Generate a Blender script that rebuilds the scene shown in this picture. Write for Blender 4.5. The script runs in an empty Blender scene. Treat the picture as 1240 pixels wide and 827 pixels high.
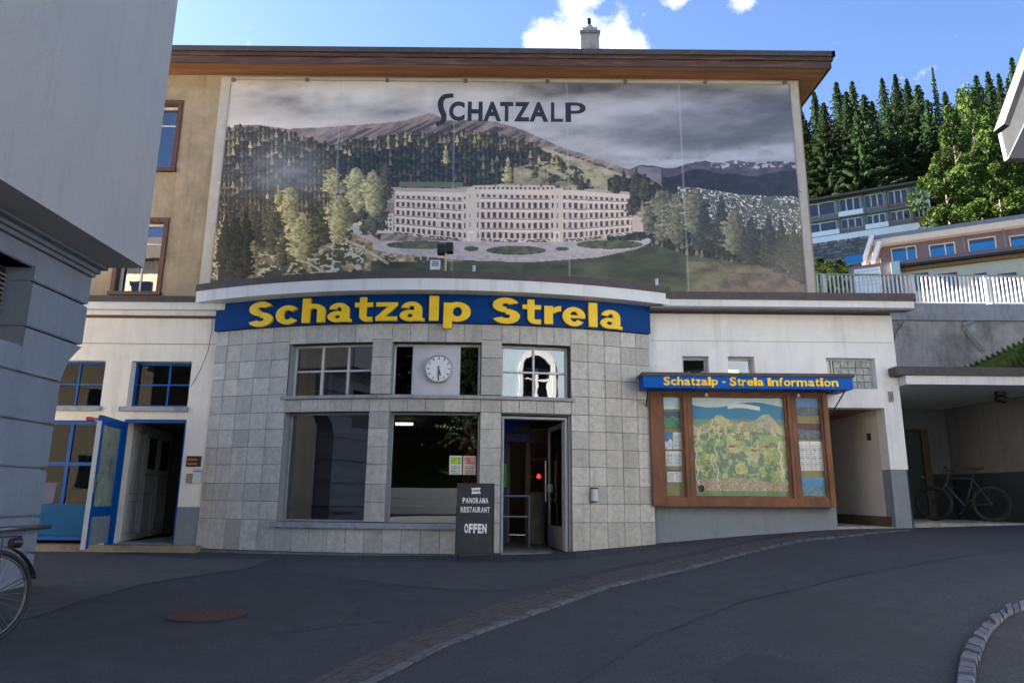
import bpy, math, random
import numpy as np
from mathutils import Vector, Matrix
R = math.radians
rnd = random.Random(7)
sc = bpy.context.scene
col = sc.collection
EYE = 1.25

# ------------------------------------------------------------------ camera
F_PX, PITCH, ROLL = 850.0, math.atan(187/850.0), 0.009
fwd = Vector((0, math.cos(PITCH), math.sin(PITCH)))
up0 = Vector((0, -math.sin(PITCH), math.cos(PITCH)))
right = Vector((1, 0, 0))*math.cos(ROLL) + up0*math.sin(ROLL)
up = up0*math.cos(ROLL) - Vector((1, 0, 0))*math.sin(ROLL)
cam = bpy.data.cameras.new('camera'); cam.sensor_width = 36; cam.lens = 36*F_PX/1240
cam.clip_start = 0.05; cam.clip_end = 2000
co = bpy.data.objects.new('camera', cam); col.objects.link(co)
co.matrix_world = Matrix(((right.x, up.x, -fwd.x, 0), (right.y, up.y, -fwd.y, 0), (right.z, up.z, -fwd.z, EYE), (0, 0, 0, 1)))
sc.camera = co

# ------------------------------------------------------------------ sky and sun
SUN_EL, SUN_AZ = R(35), R(-58)      # azimuth measured from +Y towards +X
sun_dir = Vector((math.sin(SUN_AZ)*math.cos(SUN_EL), math.cos(SUN_AZ)*math.cos(SUN_EL), math.sin(SUN_EL)))
w = bpy.data.worlds.new('World'); sc.world = w; w.use_nodes = True
nt = w.node_tree; nt.nodes.clear()
def N(nt, typ, **kw):
    n = nt.nodes.new(typ)
    for k, v in kw.items():
        if k in n.inputs.keys() if hasattr(n.inputs, 'keys') else False: n.inputs[k].default_value = v
        else: setattr(n, k, v)
    return n
sky = nt.nodes.new('ShaderNodeTexSky'); sky.sky_type = 'NISHITA'; sky.sun_disc = False
sky.sun_elevation = SUN_EL; sky.sun_rotation = SUN_AZ
sky.altitude = 1500; sky.air_density = 0.5; sky.dust_density = 0.5; sky.ozone_density = 3.0
tc = nt.nodes.new('ShaderNodeTexCoord')
ns = nt.nodes.new('ShaderNodeTexNoise'); ns.inputs['Scale'].default_value = 16; ns.inputs['Detail'].default_value = 8; ns.inputs['Roughness'].default_value = .66
nt.links.new(tc.outputs['Generated'], ns.inputs['Vector'])
def cloud(dirv, size):
    d = Vector(dirv).normalized()
    s = nt.nodes.new('ShaderNodeVectorMath'); s.operation = 'DISTANCE'; s.inputs[1].default_value = d
    m = nt.nodes.new('ShaderNodeVectorMath'); m.operation = 'MULTIPLY'; m.inputs[1].default_value = (1, 1, 1.7)
    nt.links.new(tc.outputs['Generated'], m.inputs[0]); s.inputs[1].default_value = (d.x, d.y, d.z*1.7)
    nt.links.new(m.outputs[0], s.inputs[0])
    r = nt.nodes.new('ShaderNodeMapRange'); r.inputs['From Min'].default_value = size; r.inputs['From Max'].default_value = 0
    r.inputs['To Min'].default_value = 0; r.inputs['To Max'].default_value = .42
    nt.links.new(s.outputs['Value'], r.inputs['Value'])
    return r.outputs['Result']
def px_dir(px, py): return fwd + right*((px-620)/F_PX) - up*((py-413.5)/F_PX)
acc = None
for (px, py, size) in [(668, 48, .058), (705, 40, .06), (735, 48, .068), (768, 60, .048), (697, 4, .05), (905, 0, .034), (825, -6, .03), (-380, -60, .5)]:
    c = cloud(px_dir(px, py), size)
    if acc is None: acc = c
    else:
        m = nt.nodes.new('ShaderNodeMath'); m.operation = 'MAXIMUM'; nt.links.new(acc, m.inputs[0]); nt.links.new(c, m.inputs[1]); acc = m.outputs[0]
ad = nt.nodes.new('ShaderNodeMath'); ad.operation = 'ADD'; nt.links.new(acc, ad.inputs[0]); nt.links.new(ns.outputs['Fac'], ad.inputs[1])
gate = nt.nodes.new('ShaderNodeMapRange'); gate.inputs['From Min'].default_value = .64; gate.inputs['From Max'].default_value = .86
nt.links.new(ad.outputs[0], gate.inputs['Value'])
mx = nt.nodes.new('ShaderNodeMix'); mx.data_type = 'RGBA'
mx.inputs[7].default_value = (2.6, 2.65, 2.75, 1)
nt.links.new(gate.outputs['Result'], mx.inputs[0]); nt.links.new(sky.outputs[0], mx.inputs[6])
bg = nt.nodes.new('ShaderNodeBackground'); bg.inputs['Strength'].default_value = .055
nt.links.new(mx.outputs[2], bg.inputs['Color'])
wo = nt.nodes.new('ShaderNodeOutputWorld'); nt.links.new(bg.outputs[0], wo.inputs[0])
sl = bpy.data.lights.new('sun', 'SUN'); sl.energy = 5.0; sl.angle = R(.53); sl.color = (1, .93, .82)
so = bpy.data.objects.new('sun', sl); col.objects.link(so); so.rotation_euler = sun_dir.to_track_quat('Z', 'Y').to_euler()
sc.view_settings.view_transform = 'Standard'; sc.view_settings.look = 'None'
sc.view_settings.exposure = 3.4; sc.view_settings.gamma = 1

# ------------------------------------------------------------------ helpers
def tag(o, label=None, cat=None, group=None, kind=None):
    if label: o['label'] = label
    if cat: o['category'] = cat
    if group: o['group'] = group
    if kind: o['kind'] = kind
    return o
def empty(name, loc=(0, 0, 0), label=None, cat=None, group=None):
    o = bpy.data.objects.new(name, None); col.objects.link(o); o.location = loc; o.empty_display_size = .2
    return tag(o, label, cat, group)
def wloc(o):
    v = Vector(o.location)
    return v + (wloc(o.parent) if o.parent else Vector((0, 0, 0)))
def link_mesh(name, me, parent=None, mat=None):
    o = bpy.data.objects.new(name, me); col.objects.link(o)
    if mat and not me.materials: me.materials.append(mat)
    if parent: o.parent = parent
    return o
def frame_of(d):
    d = Vector(d).normalized()
    a = Vector((0, 0, 1)) if abs(d.z) < .9 else Vector((1, 0, 0))
    u = d.cross(a).normalized(); return u, d.cross(u).normalized()
class MB:
    def __init__(s, xf=None): s.v = []; s.f = []; s.xf = xf; s.m = []
    def vert(s, p): s.v.append(tuple(s.xf(p)) if s.xf else tuple(p)); return len(s.v)-1
    def quad(s, a, b, c, d, m=0): i = [s.vert(p) for p in (a, b, c, d)]; s.f.append(i); s.m.append(m); return s
    def poly(s, pts): s.f.append([s.vert(p) for p in pts]); s.m.append(0); return s
    def box(s, x0, x1, y0, y1, z0, z1, m=0):
        if x0 > x1: x0, x1 = x1, x0
        if y0 > y1: y0, y1 = y1, y0
        if z0 > z1: z0, z1 = z1, z0
        i = [s.vert(p) for p in ((x0, y0, z0), (x1, y0, z0), (x1, y1, z0), (x0, y1, z0), (x0, y0, z1), (x1, y0, z1), (x1, y1, z1), (x0, y1, z1))]
        for f in ((0, 3, 2, 1), (4, 5, 6, 7), (0, 1, 5, 4), (1, 2, 6, 5), (2, 3, 7, 6), (3, 0, 4, 7)): s.f.append([i[k] for k in f]); s.m.append(m)
        return s
    def tube(s, p0, p1, r, r1=None, n=8, caps=True):
        p0, p1 = Vector(p0), Vector(p1); r1 = r if r1 is None else r1
        u, v = frame_of(p1-p0); a = []; b = []
        for k in range(n):
            t = 2*math.pi*k/n; d = u*math.cos(t)+v*math.sin(t)
            a.append(s.vert(p0+d*r)); b.append(s.vert(p1+d*r1))
        for k in range(n): s.f.append([a[k], a[(k+1) % n], b[(k+1) % n], b[k]]); s.m.append(0)
        if caps: s.f.append(a[::-1]); s.f.append(b); s.m += [0, 0]
        return s
    def path(s, pts, r, n=6):
        for a, b in zip(pts, pts[1:]): s.tube(a, b, r, n=n)
        return s
    def prism(s, pts, vec):     # pts outline, extruded by vec
        vec = Vector(vec); a = [s.vert(p) for p in pts]; b = [s.vert(Vector(p)+vec) for p in pts]; n = len(pts)
        s.f.append(a[::-1]); s.f.append(b); s.m += [0, 0]
        for k in range(n): s.f.append([a[k], a[(k+1) % n], b[(k+1) % n], b[k]]); s.m.append(0)
        return s
    def torus(s, c, nrm, R0, r, n=32, k=8):
        c = Vector(c); nrm = Vector(nrm).normalized(); u, v = frame_of(nrm); ring = []
        for i in range(n):
            t = 2*math.pi*i/n; d = u*math.cos(t)+v*math.sin(t); row = []
            for j in range(k):
                q = 2*math.pi*j/k; row.append(s.vert(c + d*(R0+r*math.cos(q)) + nrm*(r*math.sin(q))))
            ring.append(row)
        for i in range(n):
            for j in range(k): s.f.append([ring[i][j], ring[(i+1) % n][j], ring[(i+1) % n][(j+1) % k], ring[i][(j+1) % k]]); s.m.append(0)
        return s
    def build(s, name, mat, parent=None, smooth=False, fix=True):
        off = wloc(parent) if parent else Vector((0, 0, 0))
        me = bpy.data.meshes.new(name)
        me.from_pydata([(p[0]-off.x, p[1]-off.y, p[2]-off.z) for p in s.v], [], s.f)
        for m_ in (mat if isinstance(mat, (list, tuple)) else [mat]): me.materials.append(m_)
        if any(s.m): me.polygons.foreach_set('material_index', s.m)
        if fix:
            import bmesh
            bm = bmesh.new(); bm.from_mesh(me); bmesh.ops.recalc_face_normals(bm, faces=bm.faces); bm.to_mesh(me); bm.free()
        if smooth: me.polygons.foreach_set('use_smooth', [True]*len(me.polygons))
        me.update()
        o = bpy.data.objects.new(name, me); col.objects.link(o)
        if parent: o.parent = parent
        return o
def grid_wall(s0, s1, z0, z1, d0, d1, holes, xf, cuts=()):
    """wall slab in (s, depth, z) with rectangular openings; xf bends it into place"""
    S = sorted({s0, s1, *[c for c in cuts if s0 < c < s1], *[h[k] for h in holes for k in (0, 1) if s0 < h[k] < s1]})
    Zs = sorted({z0, z1, *[h[k] for h in holes for k in (2, 3) if z0 < h[k] < z1]})
    mb = MB(xf)
    def solid(i, j):
        if i < 0 or j < 0 or i >= len(S)-1 or j >= len(Zs)-1: return False
        cs, cz = (S[i]+S[i+1])/2, (Zs[j]+Zs[j+1])/2
        return not any(h[0] < cs < h[1] and h[2] < cz < h[3] for h in holes)
    for i in range(len(S)-1):
        for j in range(len(Zs)-1):
            if not solid(i, j): continue
            a, b, c, d = S[i], S[i+1], Zs[j], Zs[j+1]
            mb.quad((a, d0, c), (b, d0, c), (b, d0, d), (a, d0, d)); mb.quad((b, d1, c), (a, d1, c), (a, d1, d), (b, d1, d))
            if not solid(i-1, j): mb.quad((a, d1, c), (a, d0, c), (a, d0, d), (a, d1, d))
            if not solid(i+1, j): mb.quad((b, d0, c), (b, d1, c), (b, d1, d), (b, d0, d))
            if not solid(i, j-1): mb.quad((a, d1, c), (b, d1, c), (b, d0, c), (a, d0, c))
            if not solid(i, j+1): mb.quad((a, d0, d), (b, d0, d), (b, d1, d), (a, d1, d))
    return mb
def at(px, py, Y):
    d = px_dir(px, py); return Vector((0, 0, EYE)) + d*(Y/d.y)
def atx(px, py, X):
    d = px_dir(px, py); return Vector((0, 0, EYE)) + d*(X/d.x)
def gz(x, y):
    zf = np.interp(x, [-30, -5.5, -1.5, .5, 2.6, 4.1, 5.8, 7.1, 10, 16, 40], [.25, .25, .29, .32, .46, .6, .73, .76, .86, 1.0, 1.3])
    zn = np.interp(x, [-30, -4, 0, 5, 12, 40], [.05, .1, .1, .25, .55, .9])
    t = np.clip((y-4)/9, 0, 1); t = t*t*(3-2*t)
    return zn*(1-t)+zf*t
def gpt(px, py, dz=0.0):
    d = px_dir(px, py); lo, hi = 1.0, 1.0
    while EYE+d.z*hi > gz(d.x*hi, d.y*hi) and hi < 60: lo = hi; hi += .1
    for _ in range(25):
        t = (lo+hi)/2
        if EYE+d.z*t > gz(d.x*t, d.y*t): lo = t
        else: hi = t
    return Vector((d.x*t, d.y*t, EYE+d.z*t+dz))

# ------------------------------------------------------------------ materials
def srgb(r, g, b): return tuple(((c/255)/12.92 if c/255 <= .04045 else ((c/255+.055)/1.055)**2.4) for c in (r, g, b))
MATS = {}
def mat(name, c, rough=.8, var=.12, scale=6, bump=0.0, bscale=80, metal=0, spec=.5, rand=0, stain=None, stain_amt=.5, stain_scale=1.2, emit=None, estr=1, stretch=(1, 1, 1), coat=0, speck=0, streak=0):
    m = bpy.data.materials.new(name); m.use_nodes = True; t = m.node_tree; b = t.nodes['Principled BSDF']
    b.inputs['Roughness'].default_value = rough; b.inputs['Metallic'].default_value = metal; b.inputs['Specular IOR Level'].default_value = spec
    b.inputs['Coat Weight'].default_value = coat
    tcn = t.nodes.new('ShaderNodeTexCoord'); geo = t.nodes.new('ShaderNodeNewGeometry')
    mp = t.nodes.new('ShaderNodeMapping'); mp.inputs['Scale'].default_value = stretch; t.links.new(geo.outputs['Position'], mp.inputs['Vector'])
    no = t.nodes.new('ShaderNodeTexNoise'); no.inputs['Scale'].default_value = scale; no.inputs['Detail'].default_value = 6; no.inputs['Roughness'].default_value = .65
    t.links.new(mp.outputs[0], no.inputs['Vector'])
    mr = t.nodes.new('ShaderNodeMapRange'); mr.inputs['From Min'].default_value = .3; mr.inputs['From Max'].default_value = .7
    mr.inputs['To Min'].default_value = 1-var; mr.inputs['To Max'].default_value = 1+var; t.links.new(no.outputs['Fac'], mr.inputs['Value'])
    fac = mr.outputs['Result']
    if speck:
        n4 = t.nodes.new('ShaderNodeTexNoise'); n4.inputs['Scale'].default_value = 55; n4.inputs['Detail'].default_value = 3; n4.inputs['Roughness'].default_value = .8; t.links.new(mp.outputs[0], n4.inputs['Vector'])
        m4 = t.nodes.new('ShaderNodeMapRange'); m4.inputs['From Min'].default_value = .35; m4.inputs['From Max'].default_value = .65; m4.inputs['To Min'].default_value = 1-speck; m4.inputs['To Max'].default_value = 1+speck; t.links.new(n4.outputs['Fac'], m4.inputs['Value'])
        m5 = t.nodes.new('ShaderNodeMath'); m5.operation = 'MULTIPLY'; t.links.new(fac, m5.inputs[0]); t.links.new(m4.outputs['Result'], m5.inputs[1]); fac = m5.outputs[0]
    if rand:
        oi = t.nodes.new('ShaderNodeObjectInfo'); m2 = t.nodes.new('ShaderNodeMapRange'); m2.inputs['To Min'].default_value = 1-rand; m2.inputs['To Max'].default_value = 1+rand
        t.links.new(oi.outputs['Random'], m2.inputs['Value']); mm = t.nodes.new('ShaderNodeMath'); mm.operation = 'MULTIPLY'
        t.links.new(fac, mm.inputs[0]); t.links.new(m2.outputs['Result'], mm.inputs[1]); fac = mm.outputs[0]
    vs = t.nodes.new('ShaderNodeVectorMath'); vs.operation = 'SCALE'; vs.inputs[0].default_value = c; t.links.new(fac, vs.inputs['Scale'])
    out = vs.outputs[0]
    if stain:
        n2 = t.nodes.new('ShaderNodeTexNoise'); n2.inputs['Scale'].default_value = stain_scale; n2.inputs['Detail'].default_value = 8; n2.inputs['Roughness'].default_value = .7
        t.links.new(mp.outputs[0], n2.inputs['Vector'])
        r2 = t.nodes.new('ShaderNodeMapRange'); r2.inputs['From Min'].default_value = .48; r2.inputs['From Max'].default_value = .68; r2.inputs['To Max'].default_value = stain_amt
        t.links.new(n2.outputs['Fac'], r2.inputs['Value']); mi = t.nodes.new('ShaderNodeMix'); mi.data_type = 'RGBA'
        t.links.new(r2.outputs['Result'], mi.inputs[0]); t.links.new(out, mi.inputs[6]); mi.inputs[7].default_value = (*stain, 1); out = mi.outputs[2]
    if streak:
        mps = t.nodes.new('ShaderNodeMapping'); mps.inputs['Scale'].default_value = (5, 5, .35); t.links.new(geo.outputs['Position'], mps.inputs['Vector'])
        n5 = t.nodes.new('ShaderNodeTexNoise'); n5.inputs['Scale'].default_value = 1; n5.inputs['Detail'].default_value = 7; n5.inputs['Roughness'].default_value = .68; t.links.new(mps.outputs[0], n5.inputs['Vector'])
        m6 = t.nodes.new('ShaderNodeMapRange'); m6.inputs['From Min'].default_value = .50; m6.inputs['From Max'].default_value = .78; m6.inputs['To Min'].default_value = 1; m6.inputs['To Max'].default_value = 1-streak; t.links.new(n5.outputs['Fac'], m6.inputs['Value'])
        v6 = t.nodes.new('ShaderNodeVectorMath'); v6.operation = 'SCALE'; t.links.new(out, v6.inputs[0]); t.links.new(m6.outputs['Result'], v6.inputs['Scale']); out = v6.outputs[0]
    t.links.new(out, b.inputs['Base Color'])
    if bump:
        n3 = t.nodes.new('ShaderNodeTexNoise'); n3.inputs['Scale'].default_value = bscale; n3.inputs['Detail'].default_value = 4
        t.links.new(mp.outputs[0], n3.inputs['Vector']); bp = t.nodes.new('ShaderNodeBump'); bp.inputs['Strength'].default_value = bump; bp.inputs['Distance'].default_value = .01
        t.links.new(n3.outputs['Fac'], bp.inputs['Height']); t.links.new(bp.outputs[0], b.inputs['Normal'])
    if emit:
        b.inputs['Emission Color'].default_value = (*emit, 1); b.inputs['Emission Strength'].default_value = estr
    MATS[name] = m; return m
def vcol_mat(name, rough=.5, coat=0):
    m = bpy.data.materials.new(name); m.use_nodes = True; t = m.node_tree; b = t.nodes['Principled BSDF']
    a = t.nodes.new('ShaderNodeAttribute'); a.attribute_name = 'ink'; t.links.new(a.outputs['Color'], b.inputs['Base Color']); b.inputs['Roughness'].default_value = rough
    b.inputs['Coat Weight'].default_value = coat; b.inputs['Coat Roughness'].default_value = .12
    return m
def glass_mat(name, ior=1.5, tint=(.9, .94, .95), rough=0.0):
    m = bpy.data.materials.new(name); m.use_nodes = True; t = m.node_tree; t.nodes.clear()
    fr = t.nodes.new('ShaderNodeFresnel'); fr.inputs['IOR'].default_value = ior
    tr = t.nodes.new('ShaderNodeBsdfTransparent'); tr.inputs['Color'].default_value = (*tint, 1)
    gl = t.nodes.new('ShaderNodeBsdfGlossy'); gl.inputs['Roughness'].default_value = rough
    mi = t.nodes.new('ShaderNodeMixShader'); o = t.nodes.new('ShaderNodeOutputMaterial')
    n3 = t.nodes.new('ShaderNodeTexNoise'); n3.inputs['Scale'].default_value = 1.6; n3.inputs['Detail'].default_value = 1
    bp = t.nodes.new('ShaderNodeBump'); bp.inputs['Strength'].default_value = .03; bp.inputs['Distance'].default_value = .02
    t.links.new(n3.outputs['Fac'], bp.inputs['Height']); t.links.new(bp.outputs[0], gl.inputs['Normal'])
    t.links.new(fr.outputs[0], mi.inputs[0]); t.links.new(tr.outputs[0], mi.inputs[1]); t.links.new(gl.outputs[0], mi.inputs[2]); t.links.new(mi.outputs[0], o.inputs[0])
    return m
M = {}
M['asphalt'] = mat('asphalt', (.034, .037, .044), .85, .22, 3, .9, 90, speck=.7, stain=(.024, .027, .033), stain_amt=.8, stain_scale=.55)
M['asphalt_warm_lit'] = mat('asphalt_warm_lit', (.075, .067, .058), .88, .25, 4, .9, 90, speck=.4, stain=(.085, .08, .075), stain_amt=.7, stain_scale=1.1)  # browner tone stands in for warm light on the ground
M['cobble'] = mat('cobble', (.10, .11, .13), .8, .25, 8, .5, 60, rand=.22)
M['cobble_brown'] = mat('cobble_brown', (.050, .047, .045), .85, .35, 12, .8, 50, rand=.2)
M['kerbstone'] = mat('kerbstone', (.085, .09, .10), .8, .2, 9, .4, 70, rand=.18)
M['granite'] = mat('granite', (.49, .465, .41), .6, .14, 14, .4, 45, speck=.14, rand=.18, stain=(.36, .33, .285), stain_amt=.7, stain_scale=6, streak=.3)
M['granite_dark'] = mat('granite_dark', (.2, .19, .175), .7, .2, 7, .3, 60, stain=(.1, .09, .08), stain_amt=.5, stain_scale=4)
M['gutter_bed'] = mat('gutter_bed', (.035, .035, .035), .9, .2, 20)
M['mortar'] = mat('mortar', (.085, .08, .072), .9, .2, 20)
M['ledge'] = mat('ledge', (.33, .33, .33), .7, .14, 8, .2, 60, stain=(.16, .15, .14), stain_amt=.6, stain_scale=5)
M['plaster'] = mat('plaster', (.80, .75, .66), .85, .04, 5, .25, 90, stain=(.6, .56, .5), stain_amt=.3, stain_scale=1.1, streak=.22)
M['plaster_cool'] = mat('plaster_cool', (.80, .80, .78), .85, .04, 5, .25, 90, stain=(.6, .6, .59), stain_amt=.3, stain_scale=1.3, streak=.2)
M['dado'] = mat('dado', (.22, .25, .28), .8, .08, 6, .2, 80, streak=.3)
M['beige'] = mat('beige', (.42, .32, .20), .9, .1, 4, .5, 60, stain=(.26, .20, .13), stain_amt=.8, stain_scale=1.1, streak=.35, speck=.12)
M['beige_pale'] = mat('beige_pale', (.55, .50, .41), .85, .08, 6, .25, 70, stain=(.42, .37, .29), stain_amt=.5, stain_scale=1.3)
M['grey_render'] = mat('grey_render', (.38, .365, .345), .9, .04, 2, .25, 120, stain=(.31, .305, .30), stain_amt=.4, stain_scale=.5, streak=.14, speck=.07)
M['blue_stone'] = mat('blue_stone', (.195, .22, .26), .85, .06, 4, .3, 60, rand=.03, stain=(.19, .21, .245), stain_amt=.4, stain_scale=.9, streak=.2, speck=.08)
M['blue_stone_side'] = mat('blue_stone_side', (.19, .20, .21), .85, .06, 4, .3, 60)
M['soffit_grey'] = mat('soffit_grey', (.2, .2, .2), .9, .05, 3)
M['roof_tar'] = mat('roof_tar', (.075, .062, .058), .75, .2, 9, .2, 50, stain=(.12, .11, .1), stain_amt=.4, stain_scale=4, speck=.2)
M['wood'] = mat('wood', (.27, .115, .045), .6, .32, 6, .3, 30, stretch=(.25, 1, 5), stain=(.12, .05, .025), stain_amt=.6, stain_scale=3)
M['wood_soffit'] = mat('wood_soffit', (.33, .15, .065), .65, .3, 5, .3, 30, rand=.13, stretch=(.2, 5, 5), stain=(.2, .085, .04), stain_amt=.5, stain_scale=2)
M['wood_case'] = mat('wood_case', (.19, .07, .025), .6, .35, 7, .3, 30, stretch=(1, 1, .35), stain=(.11, .04, .018), stain_amt=.6, stain_scale=4)
M['wood_window'] = mat('wood_window', (.11, .04, .02), .5, .3, 9, .2, 40)
M['wood_rail'] = mat('wood_rail', (.72, .46, .20), .5, .2, 5, stretch=(.3, 1, 6))
M['fascia_red'] = mat('fascia_red', (.09, .04, .028), .55, .35, 4, .2, 40, stretch=(.5, 1, 6), stain=(.3, .17, .1), stain_amt=.55, stain_scale=2.5)
M['stripe'] = mat('stripe', (.10, .04, .03), .6, .1)
M['white_paint'] = mat('white_paint', (.72, .72, .70), .6, .03, 4, stain=(.55, .54, .52), stain_amt=.35, stain_scale=2, streak=.3)
M['metal_white'] = mat('metal_white', (.56, .57, .57), .4, .04, 4)
M['frame_grey'] = mat('frame_grey', (.36, .36, .35), .4, .08, 8, metal=.3)
M['steel'] = mat('steel', (.45, .46, .47), .32, .06, 8, metal=.8)
M['sign_blue'] = mat('sign_blue', (.0, .045, .20), .55, .05, 2, spec=.12)
M['sign_blue_light'] = mat('sign_blue_light', (.0, .095, .45), .5, .05, 2, spec=.15)
M['yellow'] = mat('yellow', (.95, .60, .004), .5, .03, 2)
M['blue_paint'] = mat('blue_paint', (.002, .09, .34), .45, .08, 5, spec=.2)
M['blue_panel'] = mat('blue_panel', (.0, .10, .24), .5, .12, 5, spec=.15)
M['black'] = mat('black', (.012, .012, .013), .5, .1)
M['board_black'] = mat('board_black', (.022, .024, .028), .6, .25, 8)
M['white_ink'] = mat('white_ink', (.75, .75, .74), .6, .05)
M['ink'] = mat('ink', (.02, .02, .022), .5, .05)
M['grey_ink'] = mat('grey_ink', (.03, .03, .034), .5, .05)
M['red'] = mat('red', (.42, .02, .02), .4, .1)
M['banner_red'] = mat('banner_red', (.75, .13, .09), .6, .08, emit=(.75, .13, .09), estr=.0)
M['rubber'] = mat('rubber', (.018, .018, .018), .7, .15, 30)
M['bike_black'] = mat('bike_black', (.02, .021, .023), .35, .1, 10)
M['frame_dark'] = mat('frame_dark', (.12, .125, .13), .4, .1, 10, metal=.5)
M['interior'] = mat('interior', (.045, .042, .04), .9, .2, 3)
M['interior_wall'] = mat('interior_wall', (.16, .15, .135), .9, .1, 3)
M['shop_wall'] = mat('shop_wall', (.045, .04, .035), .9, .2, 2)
M['interior_warm'] = mat('interior_warm', (.30, .23, .15), .9, .1, 3)
M['interior_blue'] = mat('interior_blue', (.012, .05, .16), .5, .1, 3)
M['grey_door'] = mat('grey_door', (.50, .49, .46), .6, .06, 5)
M['curtain'] = mat('curtain', (.72, .70, .66), .9, .1, 20)
M['stone_step'] = mat('stone_step', (.28, .22, .14), .8, .25, 6, .3, 40)
M['rust'] = mat('rust', (.075, .04, .028), .75, .3, 30, .5, 90)
M['bin_blue'] = mat('bin_blue', (.01, .04, .32), .4, .05)
M['concrete'] = mat('concrete', (.40, .375, .33), .9, .2, 3, .5, 40, stain=(.12, .115, .10), stain_amt=.75, stain_scale=.9, streak=.5)
M['concrete_pale'] = mat('concrete_pale', (.33, .34, .35), .85, .12, 3, .3, 50, stain=(.2, .2, .2), stain_amt=.5, stain_scale=1.2, streak=.4)
M['garage_paint'] = mat('garage_paint', (.20, .205, .215), .9, .08, 2, streak=.25)
M['garage_dado'] = mat('garage_dado', (.035, .045, .055), .8, .1, 2)
M['garage_door'] = mat('garage_door', (.035, .05, .055), .6, .1, 2)
M['passage'] = mat('passage', (.62, .59, .56), .9, .06, 2)
M['skirting'] = mat('skirting', (.12, .085, .06), .7, .15, 6)
M['house_wall'] = mat('house_wall', (.17, .13, .13), .85, .1, 2)
M['house_cream'] = mat('house_cream', (.62, .54, .42), .85, .06, 1)
M['house_white'] = mat('house_white', (.75, .74, .72), .7, .05, 1)
M['house_teal'] = mat('house_teal', (.16, .25, .24), .8, .1, 1)
M['house_timber'] = mat('house_timber', (.22, .16, .12), .8, .25, 3)
M['opp_pale'] = mat('opp_pale', (.7, .68, .6), .8)
M['opp_trim'] = mat('opp_trim', (.42, .43, .43), .7)
M['red_wood'] = mat('red_wood', (.22, .08, .06), .7, .2, 3)
M['awning_blue'] = mat('awning_blue', (.01, .17, .42), .6, .05, 1)
M['roof_grey'] = mat('roof_grey', (.16, .18, .21), .6, .1, 1)
M['rubble'] = mat('rubble', (.13, .125, .12), .9, .25, 6, .6, 30, rand=.35)
M['rail_white'] = mat('rail_white', (.78, .76, .72), .5, .05, 4)
M['grass'] = mat('grass', (.05, .085, .018), .95, .6, 7, .5, 30, spec=.1, stain=(.10, .09, .03), stain_amt=.7, stain_scale=5)
M['needles_ground'] = mat('needles_ground', (.016, .026, .008), .95, .4, 2, .5, 10, spec=.03)
M['bark'] = mat('bark', (.11, .085, .065), .9, .3, 8, .5, 30)
def leaf_mat(name, c, tr=.25):
    m = mat(name, c, .9, .5, .8, rand=.3, spec=.1); t = m.node_tree; b = t.nodes['Principled BSDF']
    out = t.nodes['Material Output']; tl = t.nodes.new('ShaderNodeBsdfTranslucent'); mi = t.nodes.new('ShaderNodeMixShader'); mi.inputs[0].default_value = tr
    l = b.inputs['Base Color'].links[0].from_socket; t.links.new(l, tl.inputs['Color'])
    t.links.new(b.outputs[0], mi.inputs[1]); t.links.new(tl.outputs[0], mi.inputs[2]); t.links.new(mi.outputs[0], out.inputs[0]); return m
M['needles'] = leaf_mat('needles', (.034, .058, .024)); M['larch'] = leaf_mat('larch', (.045, .074, .014), .15); M['weed'] = leaf_mat('weed', (.07, .10, .03))
M['glass'] = glass_mat('glass', 3.2, (.42, .47, .52)); M['glass_shop'] = glass_mat('glass_shop', 1.25, (.7, .74, .75)); M['glass_dark'] = glass_mat('glass_dark', 2.0, (.25, .28, .3)); M['glass_clear'] = glass_mat('glass_clear', 1.35, (.93, .96, .96))
M['lamp_glow'] = mat('lamp_glow', (.9, .8, .6), .5, emit=(1, .75, .4), estr=1.2)
M['flame_red'] = mat('flame_red', (.7, .02, .02), .4, emit=(1, .03, .03), estr=.25)
M['print'] = vcol_mat('print', .42, .5); M['print_matte'] = vcol_mat('print_matte', .55)

# text as mesh: each glyph scaled to a given box, mostly from image pixels
def glyph(txt, bold=0.02, depth=.02, bevel=0):
    cu = bpy.data.curves.new('t', 'FONT'); cu.body = txt; cu.size = 1; cu.offset = bold; cu.extrude = depth/2; cu.resolution_u = 4
    o = bpy.data.objects.new('t', cu); col.objects.link(o)
    dg = bpy.context.evaluated_depsgraph_get(); me = bpy.data.meshes.new_from_object(o.evaluated_get(dg))
    bpy.data.objects.remove(o); bpy.data.curves.remove(cu)
    return me
def letter(txt, xf, x0, x1, z0, z1, m, parent, name='letter', bold=.02, depth=.02, slices=False):
    """glyph stretched to the box x0..x1, z0..z1; front at depth 0 and body behind it; xf(s, d, z) -> world"""
    me = glyph(txt, bold, 1.0); n = len(me.vertices); a = np.empty(n*3, 'f'); me.vertices.foreach_get('co', a); a = a.reshape(-1, 3)
    mn, mxx = a.min(0), a.max(0)
    s = x0 + (a[:, 0]-mn[0])/(mxx[0]-mn[0])*(x1-x0); z = z0 + (a[:, 1]-mn[1])/(mxx[1]-mn[1])*(z1-z0)
    d = (mxx[2]-a[:, 2])/(mxx[2]-mn[2])*depth
    off = wloc(parent)
    for i in range(n): a[i] = Vector(xf((float(s[i]), float(d[i]), float(z[i])))) - off
    me.vertices.foreach_set('co', a.ravel()); me.update(); me.materials.clear(); me.materials.append(m)
    o = bpy.data.objects.new(name, me); col.objects.link(o); o.parent = parent
    return o

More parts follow.
